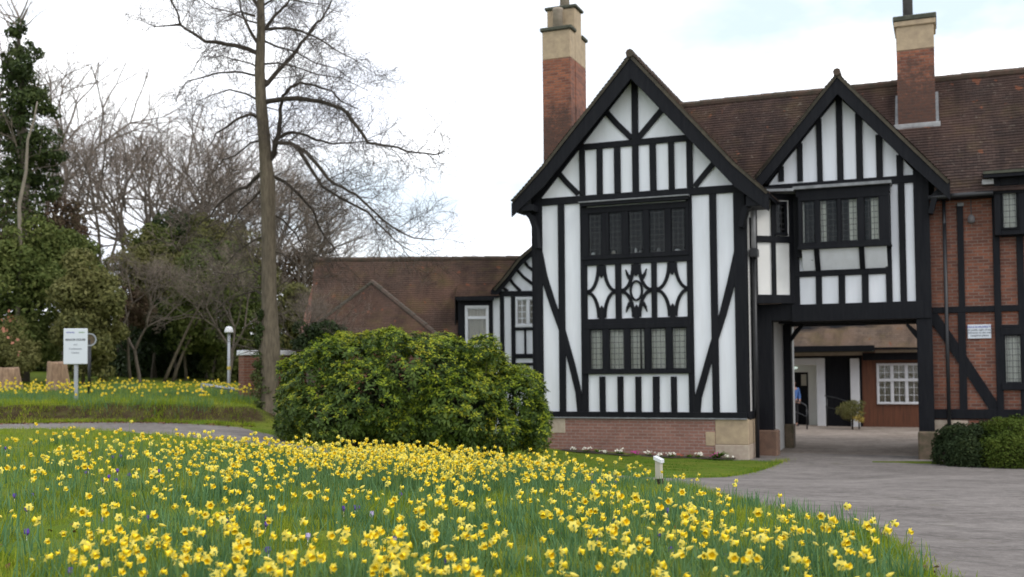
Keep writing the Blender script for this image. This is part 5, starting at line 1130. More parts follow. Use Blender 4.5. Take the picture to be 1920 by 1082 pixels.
shrub(250, 580, 45, 45, 41, 'brown', 'pinkish-brown dry shrub beside the olive evergreen', 5000, .13)
shrub(560, 590, 60, 70, 44, 'olive', 'olive shrub seen right of the big trunk', 6000)
shrub(600, 640, 55, 42, 27.5, 'dark', 'small dark shrub between the round bush and the tiled roof', 6000, .12)
shrub(560, 520, 70, 70, 50, 'brown', 'brown twiggy shrub behind the end of the tiled roof', 5000, .16)
shrub(30, 440, 60, 60, 42, 'brown', 'brown creeper-covered shrub below the ivy-clad tree', 5000, .16)
shrub(120, 430, 50, 60, 43, 'brown', 'rusty-brown foliage clump right of the ivy-clad tree', 5000, .16)
for i_, x_ in enumerate((-20, 70, 160, 250, 340, 430, 520, 610)): shrub(x_, 668, 75, 62, 54, 'dark', 'dark hedge-like evergreen filling the gap at the very back of the shrub belt', 5500, .26, 30, group='dark evergreens at the very back')
shrub(-120, 560, 120, 200, 42, 'laurel', 'tall laurel just outside the left edge of the photo', 6000)
for i, (x, y, Y) in enumerate([(305, 725, 41), (322, 722, 42), (350, 722, 43)]):
    p = at(x, y, Y); g_ = h1(p.x, p.y); q, _ = jig(Vector((p.x, p.y, g_-.1)), Vector((.35 if i < 2 else -.1, 0, 1)), 3.6, 6, .05, 0)
    t = thing('sapling', T(p.x, p.y, g_), ['leftmost of three thin pale stems in the shaded gap', 'middle and most slanting of three pale stems in the shaded gap', 'rightmost of three thin pale stems in the shaded gap'][i], 'tree'); MB().tube(q, [.07, .065, .06, .055, .05, .045, .04], 6).build('trunk', bark, t, I4, smooth=True)
# orange-pink blossoms at the left edge
bl_ = plain('orange_blossom', (.42, .17, .10), .7, .2, 5, 0); Pp = []
for (x, y) in [(20, 585), (27, 592), (8, 600), (12, 610), (26, 604), (22, 632), (34, 665), (6, 622), (15, 596), (30, 640)]:
    p = at(x, y, 33.3)
    for _ in range(2): Pp.append((p.x+random.gauss(0, .09), p.y+random.gauss(0, .08), p.z+random.gauss(0, .08)))
npmesh('blossom', *diamonds(np.array(Pp), unit(rng.normal(size=(len(Pp), 3))+[0, -1, 0]), .13, .9), bl_, bpy.data.objects['shrub.003'], I4)
# ivy-clad tree at the left edge
pv = at(40, 715, 39); gi_ = h1(pv.x, pv.y); iv = thing('ivy_tree', T(pv.x, pv.y, gi_), 'tall tree clad in dark ivy at the left edge of the photo', 'tree')
q = [Vector((pv.x, pv.y, gi_-.1))]+[at(x, y, 39) for x, y in ((42, 600), (38, 450), (48, 330), (40, 200), (36, 100), (34, 35))]
MB().tube(q, [.3, .26, .22, .18, .13, .08, .04], 8).build('trunk', farbark, iv, I4, smooth=True)
Lf = []
for x, y, r, n in [(34, 55, 20, 350), (40, 90, 24, 500), (30, 120, 32, 800), (55, 150, 30, 700), (18, 160, 34, 800), (60, 195, 38, 1000), (25, 215, 36, 900), (92, 205, 20, 350), (30, 260, 42, 1200), (75, 270, 40, 1100), (50, 320, 48, 1400), (15, 330, 40, 900), (85, 345, 36, 900), (40, 390, 50, 1300), (70, 100, 14, 150), (5, 230, 30, 600), (100, 300, 26, 500)]:
    Lf.append(leafmass(at(x, y, 39+random.gauss(0, .3)), (r*39/2000,)*3, n, .17, 10, .45))
npmesh('ivy', *cat_(Lf), LM['ivy'], iv, I4)
mb = MB()
for _ in range(40):
    y = random.uniform(20, 380); p = at(38, y, 39); q, _ = jig(p, Vector((random.gauss(0, 1), random.gauss(0, .6), .7)), random.uniform(1.2, 3.0), 5, .13, 0); mb.tube(q, [.035, .028, .02, .014, .01, .006], 4, cap=False); sprout(mb, q, .014, 1, .8, .4, 0, 3, 1, .007)
mb.build('branch', fartwig, iv, I4)
p = at(40, 440, 37.5); q = [at(x, y, 37.6) for x, y in ((38, 450), (36, 385), (49, 322), (52, 262), (64, 225), (70, 190))]
MB().tube([(q[0].x-.1, q[0].y, h1(q[0].x, q[0].y))]+[tuple(a) for a in q], [.09, .075, .065, .055, .045, .035, .02], 7).build('branch', plain('pale_bark', (.26, .22, .17), .9, .2, 5, .2), iv, I4, smooth=True)
# ------------------------------------------------------------------ the round rhododendron bush
def rosettes(C_, A_, L_, nl=7, wr=.32):
    n = len(C_); C_ = np.repeat(C_, nl, 0); A_ = np.repeat(A_, nl, 0); r = unit(rng.normal(size=(n, 3))); r = np.repeat(r, nl, 0)
    u_ = unit(np.cross(A_, r)); v_ = np.cross(A_, u_); ph = np.tile(np.arange(nl)*2*np.pi/nl, n)+rng.normal(0, .25, n*nl); el = rng.uniform(-.15, .75, n*nl)[:, None]
    d = unit(u_*np.cos(ph)[:, None]+v_*np.sin(ph)[:, None]+A_*el); s_ = unit(np.cross(d, A_)); L_ = (np.repeat(L_, nl)*rng.uniform(.75, 1.2, n*nl))[:, None]
    nrm = np.cross(s_, d); tip = C_+d*L_-nrm*L_*.12*np.sign(nrm[:, 2:3]+1e-6)
    V = np.stack([C_+d*L_*.12, C_+d*L_*.55-s_*L_*wr/2, tip, C_+d*L_*.55+s_*L_*wr/2], 1).reshape(-1, 3); return V, np.arange(len(V)).reshape(-1, 4)
YB = 21.3
bc = at(778, 742, YB); gb = h1(bc.x, bc.y)
bush = thing('rhododendron_bush', T(bc.x, bc.y, gb), 'large round rhododendron bush with yellow-green new leaves in front of the gabled house', 'bush')
lob = []; random.seed(414)
for (x, y, rx, ry) in [(575, 765, 48, 75), (600, 720, 60, 72), (660, 690, 62, 60), (720, 668, 58, 46), (700, 740, 90, 90), (770, 700, 75, 62), (820, 690, 66, 56), (860, 700, 62, 60), (915, 700, 55, 50), (960, 740, 52, 62), (990, 785, 46, 62), (860, 770, 100, 80), (760, 790, 90, 65), (640, 790, 80, 60), (940, 800, 70, 55), (560, 800, 34, 45), (1000, 820, 30, 38), (980, 730, 36, 46), (546, 715, 30, 46), (1002, 790, 26, 40), (536, 775, 24, 58), (650, 655, 34, 32), (735, 645, 34, 26), (840, 665, 40, 30), (905, 668, 34, 30), (700, 640, 18, 22), (610, 670, 28, 28)]:
    for j in range(4):
        lob.append((at(x+random.gauss(0, 7), y+random.gauss(0, 5), YB+random.uniform(-1.2, 1.3)*math.sqrt(max(.05, 1-((x-778)/290)**2))), rx*YB/2000*random.uniform(.68, .95), ry*YB/2000*random.uniform(.68, .95)))
for x, y, rx, ry in [(690, 700, 120, 66), (800, 715, 120, 72), (880, 740, 110, 66), (620, 760, 100, 66), (760, 775, 150, 66), (900, 790, 110, 54), (775, 655, 60, 26), (830, 668, 60, 30)]: lob.append((at(x, y, YB-.35), rx*YB/2000, ry*YB/2000))
LC = np.array([tuple(l_[0]) for l_ in lob]); LR = np.array([[l_[1], min(l_[1], .95), l_[2]] for l_ in lob]); wgt = LR[:, 0]*LR[:, 2]
n = 17500; k_ = rng.choice(len(lob), n, p=wgt/wgt.sum()); dd = unit(rng.normal(size=(n, 3))+[0, -.25, .2]); Cn = LC[k_]+dd*LR[k_]*rng.uniform(.82, 1.06, (n, 1))
# keep rosettes near the hull: drop those deep inside another lobe
q_ = ((Cn[:, None]-LC[None])/LR[None]); ins = ((q_**2).sum(2) < .62).any(1); Cn, dd = Cn[~ins], dd[~ins]
gnd = H(Cn[:, 0], Cn[:, 1]); ok = Cn[:, 2] > gnd+.02; Cn, dd = Cn[ok], dd[ok]; print('rosettes', len(Cn))
npmesh('foliage', *rosettes(Cn, unit(dd+[0, 0, .45]+rng.normal(0, .25, dd.shape)), rng.uniform(.09, .145, len(Cn))), LM['rhodo'], bush, I4)
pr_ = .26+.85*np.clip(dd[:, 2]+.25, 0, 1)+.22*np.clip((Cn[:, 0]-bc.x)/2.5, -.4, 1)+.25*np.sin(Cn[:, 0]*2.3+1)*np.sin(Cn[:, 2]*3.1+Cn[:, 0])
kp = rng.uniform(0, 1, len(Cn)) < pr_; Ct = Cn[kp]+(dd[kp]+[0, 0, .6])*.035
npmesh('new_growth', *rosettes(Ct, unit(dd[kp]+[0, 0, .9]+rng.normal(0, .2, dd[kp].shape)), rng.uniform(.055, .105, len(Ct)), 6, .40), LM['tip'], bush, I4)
mb = MB()
for i in range(16):
    a = random.uniform(0, 6.28); s_ = Vector((bc.x+random.uniform(-1.6, 1.6), bc.y+random.uniform(-.6, .6), 0)); s_.z = h1(s_.x, s_.y)-.05; q, _ = jig(s_, Vector((math.cos(a)*.6, math.sin(a)*.5, 1)), random.uniform(1.3, 2.0), 5, .1, 0); mb.tube(q, [.05, .045, .04, .03, .02, .012], 6); sprout(mb, q, .02, 2, .9, .35, -.01)
mb.build('stem', limbm, bush, I4)
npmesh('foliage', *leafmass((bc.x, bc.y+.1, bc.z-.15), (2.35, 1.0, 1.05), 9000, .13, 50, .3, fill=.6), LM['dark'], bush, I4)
# ------------------------------------------------------------------ clipped shrubs by the right wing and in the court
def mound(x0, x1, yt, yb, Y, mat, label, n, size, sq=1.0):
    c_ = at((x0+x1)/2, yb, Y); g_ = h1(c_.x, c_.y); tz = at(0, yt, Y).z; rx = (x1-x0)/2*Y/2000; rz_ = tz-g_; t = thing('clipped_shrub', T(c_.x, c_.y, g_), label, 'shrub')
    u = unit(rng.normal(size=(n, 3))); u[:, 2] = np.abs(u[:, 2]); e = np.sign(u)*np.abs(u)**.72; lump_ = 1+.09*np.sin(u[:, 0]*7+3)*np.sin(u[:, 1]*6+u[:, 2]*5)+.05*np.sin(u[:, 0]*17)*np.sin(u[:, 2]*13)
    Pq = np.array([c_.x, c_.y, g_])+e*[rx, .75, rz_]*(lump_*rng.uniform(.86, 1.05, n))[:, None]
    npmesh('foliage', *diamonds(Pq, unit(u+rng.normal(0, .6, (n, 3))), size*rng.uniform(.6, 1.3, n), .5), LM[mat], t, I4)
    mb = MB().lathe([(rx*.86, 0), (rx*.88, rz_*.3), (rx*.75, rz_*.6), (rx*.5, rz_*.82), (.02, rz_*.9)], 24); V = np.array(mb.v); V[:, 1] *= .7/rx*.9; mb.v = [tuple(v) for v in V+[c_.x, c_.y, g_]]; mb.build('stem', MT['soil'], t, I4, smooth=True)  # dark core added inside the leaves to close see-through gaps, not woody stems
mound(1762, 1895, 813, 856, 23.0, 'yew', 'lower dark clipped shrub beside the archway stone, under the brick wing', 13000, .07)
mound(1842, 2050, 799, 859, 22.3, 'box', 'taller rounded green clipped shrub at the right edge of the photo', 22000, .06)
pc_ = W(1598, 786, 13.4); gq = h1(pc_.x, pc_.y)
cs = thing('potted_shrub', T(pc_.x, pc_.y, gq), 'rounded greyish shrub with yellow leaves in the courtyard beyond the archway', 'shrub')
npmesh('foliage', *leafmass((pc_.x, pc_.y, gq+.62), (.55, .5, .42), 3500, .06, 16, .4), LM['olive'], cs, I4)
npmesh('blossom', *leafmass((pc_.x+.12, pc_.y-.3, gq+.42), (.28, .2, .25), 260, .06, 6, .4), MT['yellow'], cs, I4)
MB().tube([(pc_.x, pc_.y, gq), (pc_.x+.02, pc_.y, gq+.6)], .03, 6).build('stem', limbm, cs, I4)
# ------------------------------------------------------------------ bedding plants along the plinth
wp, mp_ = plain('white_petal', (.80, .78, .66), .6, .08, 30, 0), plain('magenta_petal', (.42, .02, .22), .6, .1, 30, 0); op_ = plain('rust_petal', (.35, .07, .03), .6, .1, 30, 0)
BED = [(1077, 'w', 1), (1100, 'w', 1.4), (1120, 'g', 1.2), (1136, 'w', 1.0), (1162, 'w', 1.5), (1189, 'm', 1.2), (1216, 'w', 1.3), (1237, 'w', 1), (1258, 'w', 1.3), (1275, 'r', 1.0), (1292, 'g', 1.1), (1310, 'w', 1.4), (1341, 'm', 1.4), (1347, 'g', 1.9), (1363, 'w', 1.0)]
nb_ = {'w': 'white', 'm': 'magenta', 'r': 'rust red', 'g': 'green'}
for i, (x, c_, s_) in enumerate(BED):
    a = S(x, 846, -.32); p = F.w(a, -.32+random.uniform(-.06, .06)); g_ = h1(p.x, p.y)+.03
    lab = {'w': 'white-flowered primula in the bed at the foot of the brick plinth', 'm': 'magenta primula in the bed, left one' if x < 1300 else 'magenta primula at the right end of the bed by the sandstone quoin', 'r': 'rust-red primula between white ones in the bed by the plinth', 'g': 'leafy green bedding plant at the foot of the brick plinth'}[c_]
    t = thing('primula', T(p.x, p.y, g_), lab, 'plant', {'w': 'white primulas along the plinth', 'g': 'leafy plants along the plinth'}.get(c_))
    n = 26; az = rng.uniform(0, 6.28, n); Pl = np.zeros((n, 3))+[p.x, p.y, g_-.03]
    npmesh('leaves', *blades(Pl, .13*s_ if c_ == 'g' else .09*s_, .035*s_, rng.uniform(.6, 1.4, n), az), LM['lawn'], t, I4)
    if c_ != 'g':
        n = int(13*s_); Pb = np.array([p.x, p.y, g_+.07*s_])+rng.normal(size=(n, 3))*[.045*s_, .04, .02]
        npmesh('blossom', *diamonds(Pb, unit(rng.normal(size=(n, 3))*.5+[0, -.6, 1]), .05, .95), {'w': wp, 'm': mp_, 'r': op_}[c_], t, I4)
sbed = MB(); a0, a1 = S(1052, 846, -.4), S(1375, 846, -.4); V = []
k = 40
for i in range(k+1):
    for n_i in (-.62+.05*math.sin(i*1.1), -.05):
        P_ = F.w(a0+(a1-a0)*i/k, n_i); V.append((P_.x, P_.y, h1(P_.x, P_.y)+.05))
o = MB().add(V, [(2*i, 2*i+2, 2*i+3, 2*i+1) for i in range(k)]).build('flower_bed', MT['soil']); tag(o, kind='structure')
# ------------------------------------------------------------------ daffodils
pet, _, b = newmat('daffodil_petal'); nt = pet.node_tree; g_ = nt.nodes.new('ShaderNodeNewGeometry'); oi = nt.nodes.new('ShaderNodeObjectInfo')
cpet = mixc(nt, noise(nt, 2.3, 2), (.92, .74, .045), (.89, .80, .24)); nt.links.new(cpet, b.inputs['Base Color']); b.inputs['Roughness'].default_value = .6
tr_ = nt.nodes.new('ShaderNodeBsdfTranslucent'); nt.links.new(cpet, tr_.inputs[0]); mxs = nt.nodes.new('ShaderNodeMixShader'); mxs.inputs[0].default_value = .35; nt.links.new(b.outputs[0], mxs.inputs[1]); nt.links.new(tr_.outputs[0], mxs.inputs[2]); nt.links.new(mxs.outputs[0], nt.nodes['Material Output'].inputs[0])
tru, _, b = newmat('daffodil_trumpet'); b.inputs['Base Color'].default_value = (.90, .66, .012, 1); b.inputs['Roughness'].default_value = .55
stm, _, b = newmat('daffodil_stem'); b.inputs['Base Color'].default_value = (.11, .19, .045, 1)
def flower(h, tilt, seed, bud=False):
    """returns dict of part -> (V, F): facing +x; petals, trumpet, stem"""
    r_ = np.random.default_rng(seed); neck = np.array([.018, 0, h]); a = np.array([math.cos(tilt), 0, math.sin(tilt)]); u_ = np.array([0, 1., 0]); v_ = np.cross(a, u_)
    st_ = MB(); st_.tube([(0, 0, -.03), (.004*math.sin(seed), .01*math.cos(seed), h*.5), (0, 0, h-.015), (.008, 0, h), tuple(neck)], [.0042, .004, .0036, .0036, .004], 5); 
    if bud:
        st_.tube([tuple(neck), tuple(neck+a*.02)], [.006, .007], 5); mb = MB(); mb.tube([tuple(neck+a*.015), tuple(neck+a*.035), tuple(neck+a*.062)], [.009, .012, .003], 6)
        return {'stem': (np.array(st_.v), st_.f), 'petals': (np.array(mb.v), mb.f)}
    st_.tube([tuple(neck), tuple(neck+a*.012)], [.005, .0055], 5)
    base = neck+a*.014; V = []; Fq = []
    for i in range(6):
        th = i*math.pi/3+r_.normal(0, .06); d = u_*math.cos(th)+v_*math.sin(th); s_ = -u_*math.sin(th)+v_*math.cos(th); Lp = .036*r_.uniform(.9, 1.1); bk_ = a*r_.uniform(-.010, .012)+a*.004*(i % 2)
        o = len(V); V += [base+d*.004-s_*.006, base+d*.004+s_*.006, base+d*Lp*.55+s_*.013+bk_*.5, base+d*Lp*.55-s_*.013+bk_*.5, base+d*Lp+bk_*1.4]; Fq += [(o, o+1, o+2, o+3), (o+3, o+2, o+4)]
    W_ = []; Wf = []; k = 9
    for j, (z, r) in enumerate([(0, .008), (.012, .0125), (.028, .0145), (.037, .0205)]):
        for i in range(k): g2 = 2*math.pi*i/k; rr = r*(1+(.12*math.cos(g2*4.5) if j == 3 else 0)); W_.append(base+a*z+(u_*math.cos(g2)+v_*math.sin(g2))*rr)
    for j in range(3): Wf += [(j*k+i, j*k+(i+1) % k, (j+1)*k+(i+1) % k, (j+1)*k+i) for i in range(k)]
    c0 = len(W_); W_.append(base+a*.020); Wf += [(k+i, k+(i+1) % k, c0) for i in range(k)]
    return {'petals': (np.array(V), Fq), 'trumpet': (np.array(W_), Wf), 'stem': (np.array(st_.v), st_.f)}
FLW = [flower(.285+.022*i, [-.15, -.35, .0, -.3, -.6, -.1, .15, -.4][i], 40+i) for i in range(8)]+[flower(.29, -.3, 77, True), flower(.34, .5, 78, True)]
SC1 = .76
# positions of the flower clumps: head pixel (zoomed readings), count
C1 = [(340,60,12),(345,178,14),(270,175,8),(420,195,7),(500,125,4),(660,60,6),(640,120,5),(850,100,15),(960,110,15),(700,160,12),(960,180,20),(1060,210,14),(780,245,8),(930,275,8),(1110,260,8),(1220,280,12),(1290,300,8),(1380,300,8),(1180,130,20),(1300,130,10),(1440,130,25),(1500,160,20),(780,325,6),(1560,350,5),(1480,290,3),(480,520,8),(390,545,3),(520,575,2),(755,525,3),(760,590,7),(610,595,2),(330,595,1),(980,510,5),(1050,500,8),(1110,550,4),(1160,520,3),(1260,545,5),(1320,590,9),(1260,640,5),(1090,620,2),(1180,620,2),(1330,490,2),(430,715,9),(560,720,10),(640,665,3),(510,655,3),(190,660,1),(810,705,3),(880,735,3),(960,675,6),(1010,690,3),(1040,715,2),(915,770,1),(1170,715,7),(1270,735,3),(1280,790,5),(1370,805,3),(1220,785,2),(1460,740,4),(1540,790,2),(1610,780,1),(1720,620,8),(1780,680,10),(1860,620,5),(1890,790,3),(1480,640,2),(1460,685,3),(1560,575,2),(1700,760,2),(1600,450,1),(1770,365,3),(1850,375,4),(1900,390,4),(1650,350,2),(1650,405,3),(1780,270,8),(1670,250,4),(1720,210,10),(1600,200,6),(1800,190,15),(1900,160,15),(150,300,1),(210,320,2),(290,310,2),(180,265,1),(530,335,2),(50,430,1),(15,340,2),(40,470,1),(400,260,2),(500,265,2),(540,265,1),(945,400,1),(1310,400,3),(1370,350,2),(1480,370,2),(175,60,1),(175,105,1),(50,105,1),(380,98,2),(195,122,1)]
C2 = [(90,60,3),(40,120,12),(300,90,5),(220,115,6),(430,110,14),(490,105,3),(550,110,3),(700,130,1),(750,155,2),(510,165,4),(70,190,10),(200,220,12),(360,220,8),(100,250,8),(20,290,4),(250,300,10),(330,320,8),(400,290,2),(150,370,4),(90,370,4),(340,400,8),(420,370,2),(520,230,3),(630,240,3),(730,300,6),(560,320,10),(600,380,10),(740,400,8),(790,340,8),(880,310,4),(920,335,2),(780,215,1),(815,235,1),(880,235,2),(940,280,2),(1185,255,2),(1125,285,1),(880,385,4),(850,415,2),(1050,415,4),(1010,405,3),(1120,425,8),(1160,390,1),(720,470,2),(800,490,8),(640,470,2),(450,490,5),(460,430,6),(520,450,4),(220,500,6),(145,515,2),(200,555,1),(380,575,5),(430,590,5),(545,565,5),(235,630,4),(640,520,2),(800,550,3),(760,585,2),(835,585,2),(905,550,1),(1130,510,4),(1110,530,2),(1050,510,1),(1010,600,3),(1260,500,1),(1350,500,2),(1270,440,3),(1300,440,2),(1300,360,2),(1260,360,1),(1240,340,1),(1410,385,1),(1430,350,1),(1500,360,5),(1530,335,2),(1490,450,5),(1540,450,5),(1570,490,4),(1610,420,1),(1630,465,1),(1600,490,1),(1730,415,1),(1815,425,1),(1410,580,2),(1470,570,2),(1330,620,6),(1440,630,6),(1690,640,1),(1230,645,2),(580,635,2),(650,590,1),(270,600,1),(120,600,1),(50,610,1)]
C3 = [(1500,280,10),(1430,220,4),(1360,220,3),(1340,360,4),(1470,400,8),(1400,430,3),(1230,150,8),(1350,100,10),(1480,130,10),(1600,150,12),(1700,120,12),(1850,150,6),(1720,330,6),(1660,400,5),(1790,350,4),(1850,430,3),(1590,510,6),(1600,560,4),(1450,550,1),(1350,545,1),(1270,470,1),(1130,450,1),(1070,630,4),(1170,630,1),(1020,710,4),(1070,730,3),(1160,790,3),(1230,770,3),(1570,670,1),(1450,710,1),(1700,680,7),(1830,630,6),(1850,740,2),(1480,820,5),(1550,850,2),(1240,880,4),(1340,870,3),(1430,920,6),(1650,890,3),(1720,960,8),(1800,990,6),(1300,1010,7),(1620,1060,2),(1010,885,1),(960,1000,8),(880,1030,4),(980,960,2)]
HEADS = [(x/2.743, 780+y/2.743, n) for x, y, n in C1]+[(1000+x/2.595, 830+y/2.595, n) for x, y, n in C2]+[(500+x/4.665, 850+y/4.665, n) for x, y, n in C3]
def head_px(px, py, hh=.29, lo=3.2, hi=24):
    v = ray(px, py); Y = np.linspace(lo, hi, 500); z = CAMZ+v.z*Y/v.y; g = H(v.x*Y/v.y, Y)+hh; i = int(np.argmax(z < g))
    return (float(v.x*Y[i]/v.y), float(Y[i])) if (z < g).any() else None
pos = []; clump = []
for px, py, n in HEADS:
    h_ = head_px(px, py)
    if h_ is None or h_[1] > 19.5: continue
    clump.append((h_[0], h_[1], n))
    s_ = .043*math.sqrt(n)*(1 if n > 1 else 0)
    for _ in range(n): pos.append((h_[0]+random.gauss(0, s_), h_[1]+random.gauss(0, s_*1.0)))
n0_ = len(pos)
for _ in range(1250):        # the dense band along the crest
    Y = random.uniform(10.3, 14.9); px = random.triangular(330, 1120, 760); x = (px-960)/2000*Y
    if sdist([(x, Y)], RPOLY)[0] < -.12:
        if random.random() < .25: clump.append((x, Y, 5))
        pos.append((x, Y))
for _ in range(230):        # scattered single flowers
    Y = 4+11*random.random()**.8; px = random.uniform(120, 1500); x = (px-960)/2000*Y
    if sdist([(x, Y)], RPOLY)[0] < -.1: pos.append((x, Y))
for _ in range(150):        # thin scatter on the left of the lawn
    Y = 5+11*random.random(); px = random.uniform(-30, 460); x = (px-960)/2000*Y
    if random.random() < .35: clump.append((x, Y, 2))
    pos.append((x, Y))
pos = [p for p in pos if sdist([p], RPOLY)[0] < -.02]
pos = np.array(pos); zs = H(pos[:, 0], pos[:, 1])
items = []
for (x, y), z in zip(pos, zs):
    az = random.gauss(-.35, .75) if random.random() < .68 else random.uniform(0, 6.28); v_ = random.randrange(8) if random.random() < .84 else random.choice([8, 9])
    items.append((x, y, z+.0, az, SC1*random.uniform(.76, 1.2), v_))
# flowers on the bank across the road
def bank_px():
    out = []
    for _ in range(250):
        px = random.uniform(-20, 480); py = random.gauss(748, 8) if random.random() < .75 else random.uniform(732, 768)
        p = ground_px(px, py, 24.9, 60)
        if p.y < 45: out.append(p)
    return out
bp = bank_px()
for p in bp:
    for _ in range(random.choice([1, 1, 2, 2])): items.append((p.x+random.gauss(0, .1), p.y+random.gauss(0, .1), h1(p.x, p.y), random.gauss(-1.2, 1), 1.0, random.randrange(8)))
def visible(it):
    p = Vector((it[0], it[1], it[2]+.3))-Vector((0, 0, CAMZ)); q = RC.to_3x3().transposed() @ p; x = q.x/-q.z; y = q.y/-q.z-SHY*.96
    return abs(x) < .485 and abs(y) < .275
items.sort(key=lambda i: math.hypot(i[0], i[1])); near_ = [i for i in items if visible(i)][:300]; ids = set(map(id, near_)); rest = [i for i in items if id(i) not in ids]
print('daffodils', len(items), 'near up to', near_[-1][1])
fm = {'petals': pet, 'trumpet': tru, 'stem': stm}; LVS = []
for v_ in range(4):
    n = 3; az = rng.uniform(0, 6.28, n); V, Fq = blades(np.c_[rng.normal(0, .012, (n, 2)), np.full(n, -.03)], rng.uniform(.2, .3, n), .011, rng.uniform(.1, .45, n), az); me = npmesh('tmp', V, Fq, LM['daff']).data; LVS.append(me); bpy.data.objects.remove(bpy.data.objects['tmp'])
fmesh = []
for i, d in enumerate(FLW):
    e = {}
    for nm in d:
        me = bpy.data.meshes.new(nm); me.from_pydata([tuple(v) for v in d[nm][0]], [], d[nm][1]); me.materials.append(fm[nm]); e[nm] = me
    fmesh.append(e)
for it in near_:
    x, y, z, az, s_, v_ = it
    t = thing('daffodil', T(x, y, z, az) @ Matrix.Diagonal((s_, s_, s_, 1)), 'yellow daffodil in the near part of the drift on the lawn' if v_ < 8 else 'unopened yellow daffodil bud in the near part of the drift', 'flower', 'daffodils near the camera' if v_ < 8 else 'daffodil buds near the camera')
    for nm, me in fmesh[v_].items(): link(bpy.data.objects.new(nm, me), t, WM[t.name])
    link(bpy.data.objects.new('leaves', random.choice(LVS)), t, WM[t.name])
def tris(fs): 
    out = []
    for f_ in fs:
        for i in range(1, len(f_)-1): out.append((f_[0], f_[i], f_[i+1]))
    return np.array(out)
acc = {'petals': ([], []), 'trumpet': ([], []), 'stem': ([], [])}; off = {k: 0 for k in acc}
tf = [{nm: (d[nm][0], tris(d[nm][1])) for nm in d} for d in FLW]
for x, y, z, az, s_, v_ in rest:
    c_, sn = math.cos(az), math.sin(az)
    for nm, (V, Fq) in tf[v_].items():
        W_ = V*s_; W_ = np.c_[W_[:, 0]*c_-W_[:, 1]*sn+x, W_[:, 0]*sn+W_[:, 1]*c_+y, W_[:, 2]+z]; acc[nm][0].append(W_); acc[nm][1].append(Fq+off[nm]); off[nm] += len(V)
Vs, Fs, Ms, o_ = [], [], [], 0
for i, nm in enumerate(('petals', 'trumpet', 'stem')):
    V = np.vstack(acc[nm][0]); Fq = np.vstack(acc[nm][1]); Vs.append(V); Fs.append(Fq+o_); Ms.append(np.full(len(Fq), i)); o_ += len(V)
o = npmesh('daffodils', np.vstack(Vs), np.vstack(Fs), [pet, tru, stm], mi=np.concatenate(Ms)); tag(o, 'drift of yellow daffodils beyond the nearest ones and on the bank', 'flowers', kind='stuff')
# foliage of the daffodil clumps
Pl, hh_ = [], []
for (x, y, n) in clump:
    m_ = int(9+n*3.2)
    for _ in range(m_): Pl.append((x+random.gauss(0, .05+.022*math.sqrt(n)+.03), y+random.gauss(0, .05+.022*math.sqrt(n)+.03)))
for _ in range(620):        # clumps in leaf only
    Y = 4+11*random.random(); px = random.uniform(-40, 1640); x = (px-960)/2000*Y
    if px < 250 and random.random() < .6: continue
    for _ in range(random.randint(8, 26)): Pl.append((x+random.gauss(0, .08), Y+random.gauss(0, .08)))
for _ in range(46): Pl.append((2.24+random.gauss(0, .06), 6.2+random.gauss(0, .05)))
for _ in range(90): Pl.append((1.98+random.gauss(0, .11), 6.5+random.gauss(0, .07)))
Pl = np.array(Pl); Pl = Pl[sdist(Pl, RPOLY) < -.03]; nP = len(Pl)
Bk = np.array([(p.x+random.gauss(0, .12), p.y+random.gauss(0, .12)) for p in bp for _ in range(15)])
for cx_, cy_ in ((238, 727), (232, 722), (250, 728), (225, 728)):
    g_ = ground_px(cx_, cy_+4, 25, 70); Bk = np.vstack([Bk, np.c_[rng.normal(g_.x, .25, 90), rng.normal(g_.y, .2, 90)]])
Pl = np.vstack([Pl, Bk]); n = len(Pl)
P3 = np.c_[Pl, H(Pl[:, 0], Pl[:, 1])-.02]
V, Fq = blades(P3, rng.uniform(.15, .29, n), rng.uniform(.008, .013, n), rng.uniform(.05, .6, n), rng.uniform(0, 6.28, n), 3)
o = npmesh('daffodil_leaves', V, Fq, LM['daff']); tag(o, 'blue-green strap leaves of the daffodils', 'leaves', kind='stuff')
print('leaf blades', n)
# ------------------------------------------------------------------ grass
def scatter(n, fx, lo, hi, px0, px1, pw=1.0):
    Y = lo+(hi-lo)*rng.uniform(0, 1, n)**pw; px = rng.uniform(px0, px1, n); return np.c_[(px-960)/2000*Y, Y]
G = scatter(165000, None, 3.7, 15.8, -80, 1760, 1.15); G = np.vstack([G, scatter(30000, None, 15, 22.6, -80, 620), scatter(26000, None, 3.5, 18, -900, -80)]); G = G[sdist(G, RPOLY) < .02]
cl_ = np.sin(G[:, 0]*4+2*np.sin(G[:, 1]*3))*np.sin(G[:, 1]*4.3+G[:, 0]*2); hgt = (.075+.055*np.clip(cl_, -.6, 1))*rng.uniform(.5, 1.6, len(G))
n = len(G); V1 = blades(np.c_[G, H(G[:, 0], G[:, 1])-.01], hgt, .0065, rng.uniform(.1, .9, n), rng.uniform(0, 6.28, n), 2)
B2 = scatter(26000, None, 24.6, 38, -60, 480, 1.6); n = len(B2); V2 = blades(np.c_[B2, H(B2[:, 0], B2[:, 1])-.01], rng.uniform(.06, .16, n), .014, rng.uniform(.1, .9, n), rng.uniform(0, 6.28, n), 2)
E = []
for i in range(len(RBs)):   # ragged verge along the near edge of the road, and along the far one
    for _ in range(26 if RBs[i][1] < 24 and RBs[i][0] > -14 else 6): E.append((RBs[i][0]+random.gauss(0, .10)-.03, RBs[i][1]+random.gauss(0, .12)-.05))
for i in range(len(RAs)):
    if -9 < RAs[i][0] < 6.3: 
        for _ in range(24): E.append((RAs[i][0]+random.gauss(0, .12), RAs[i][1]+abs(random.gauss(0, .14))))
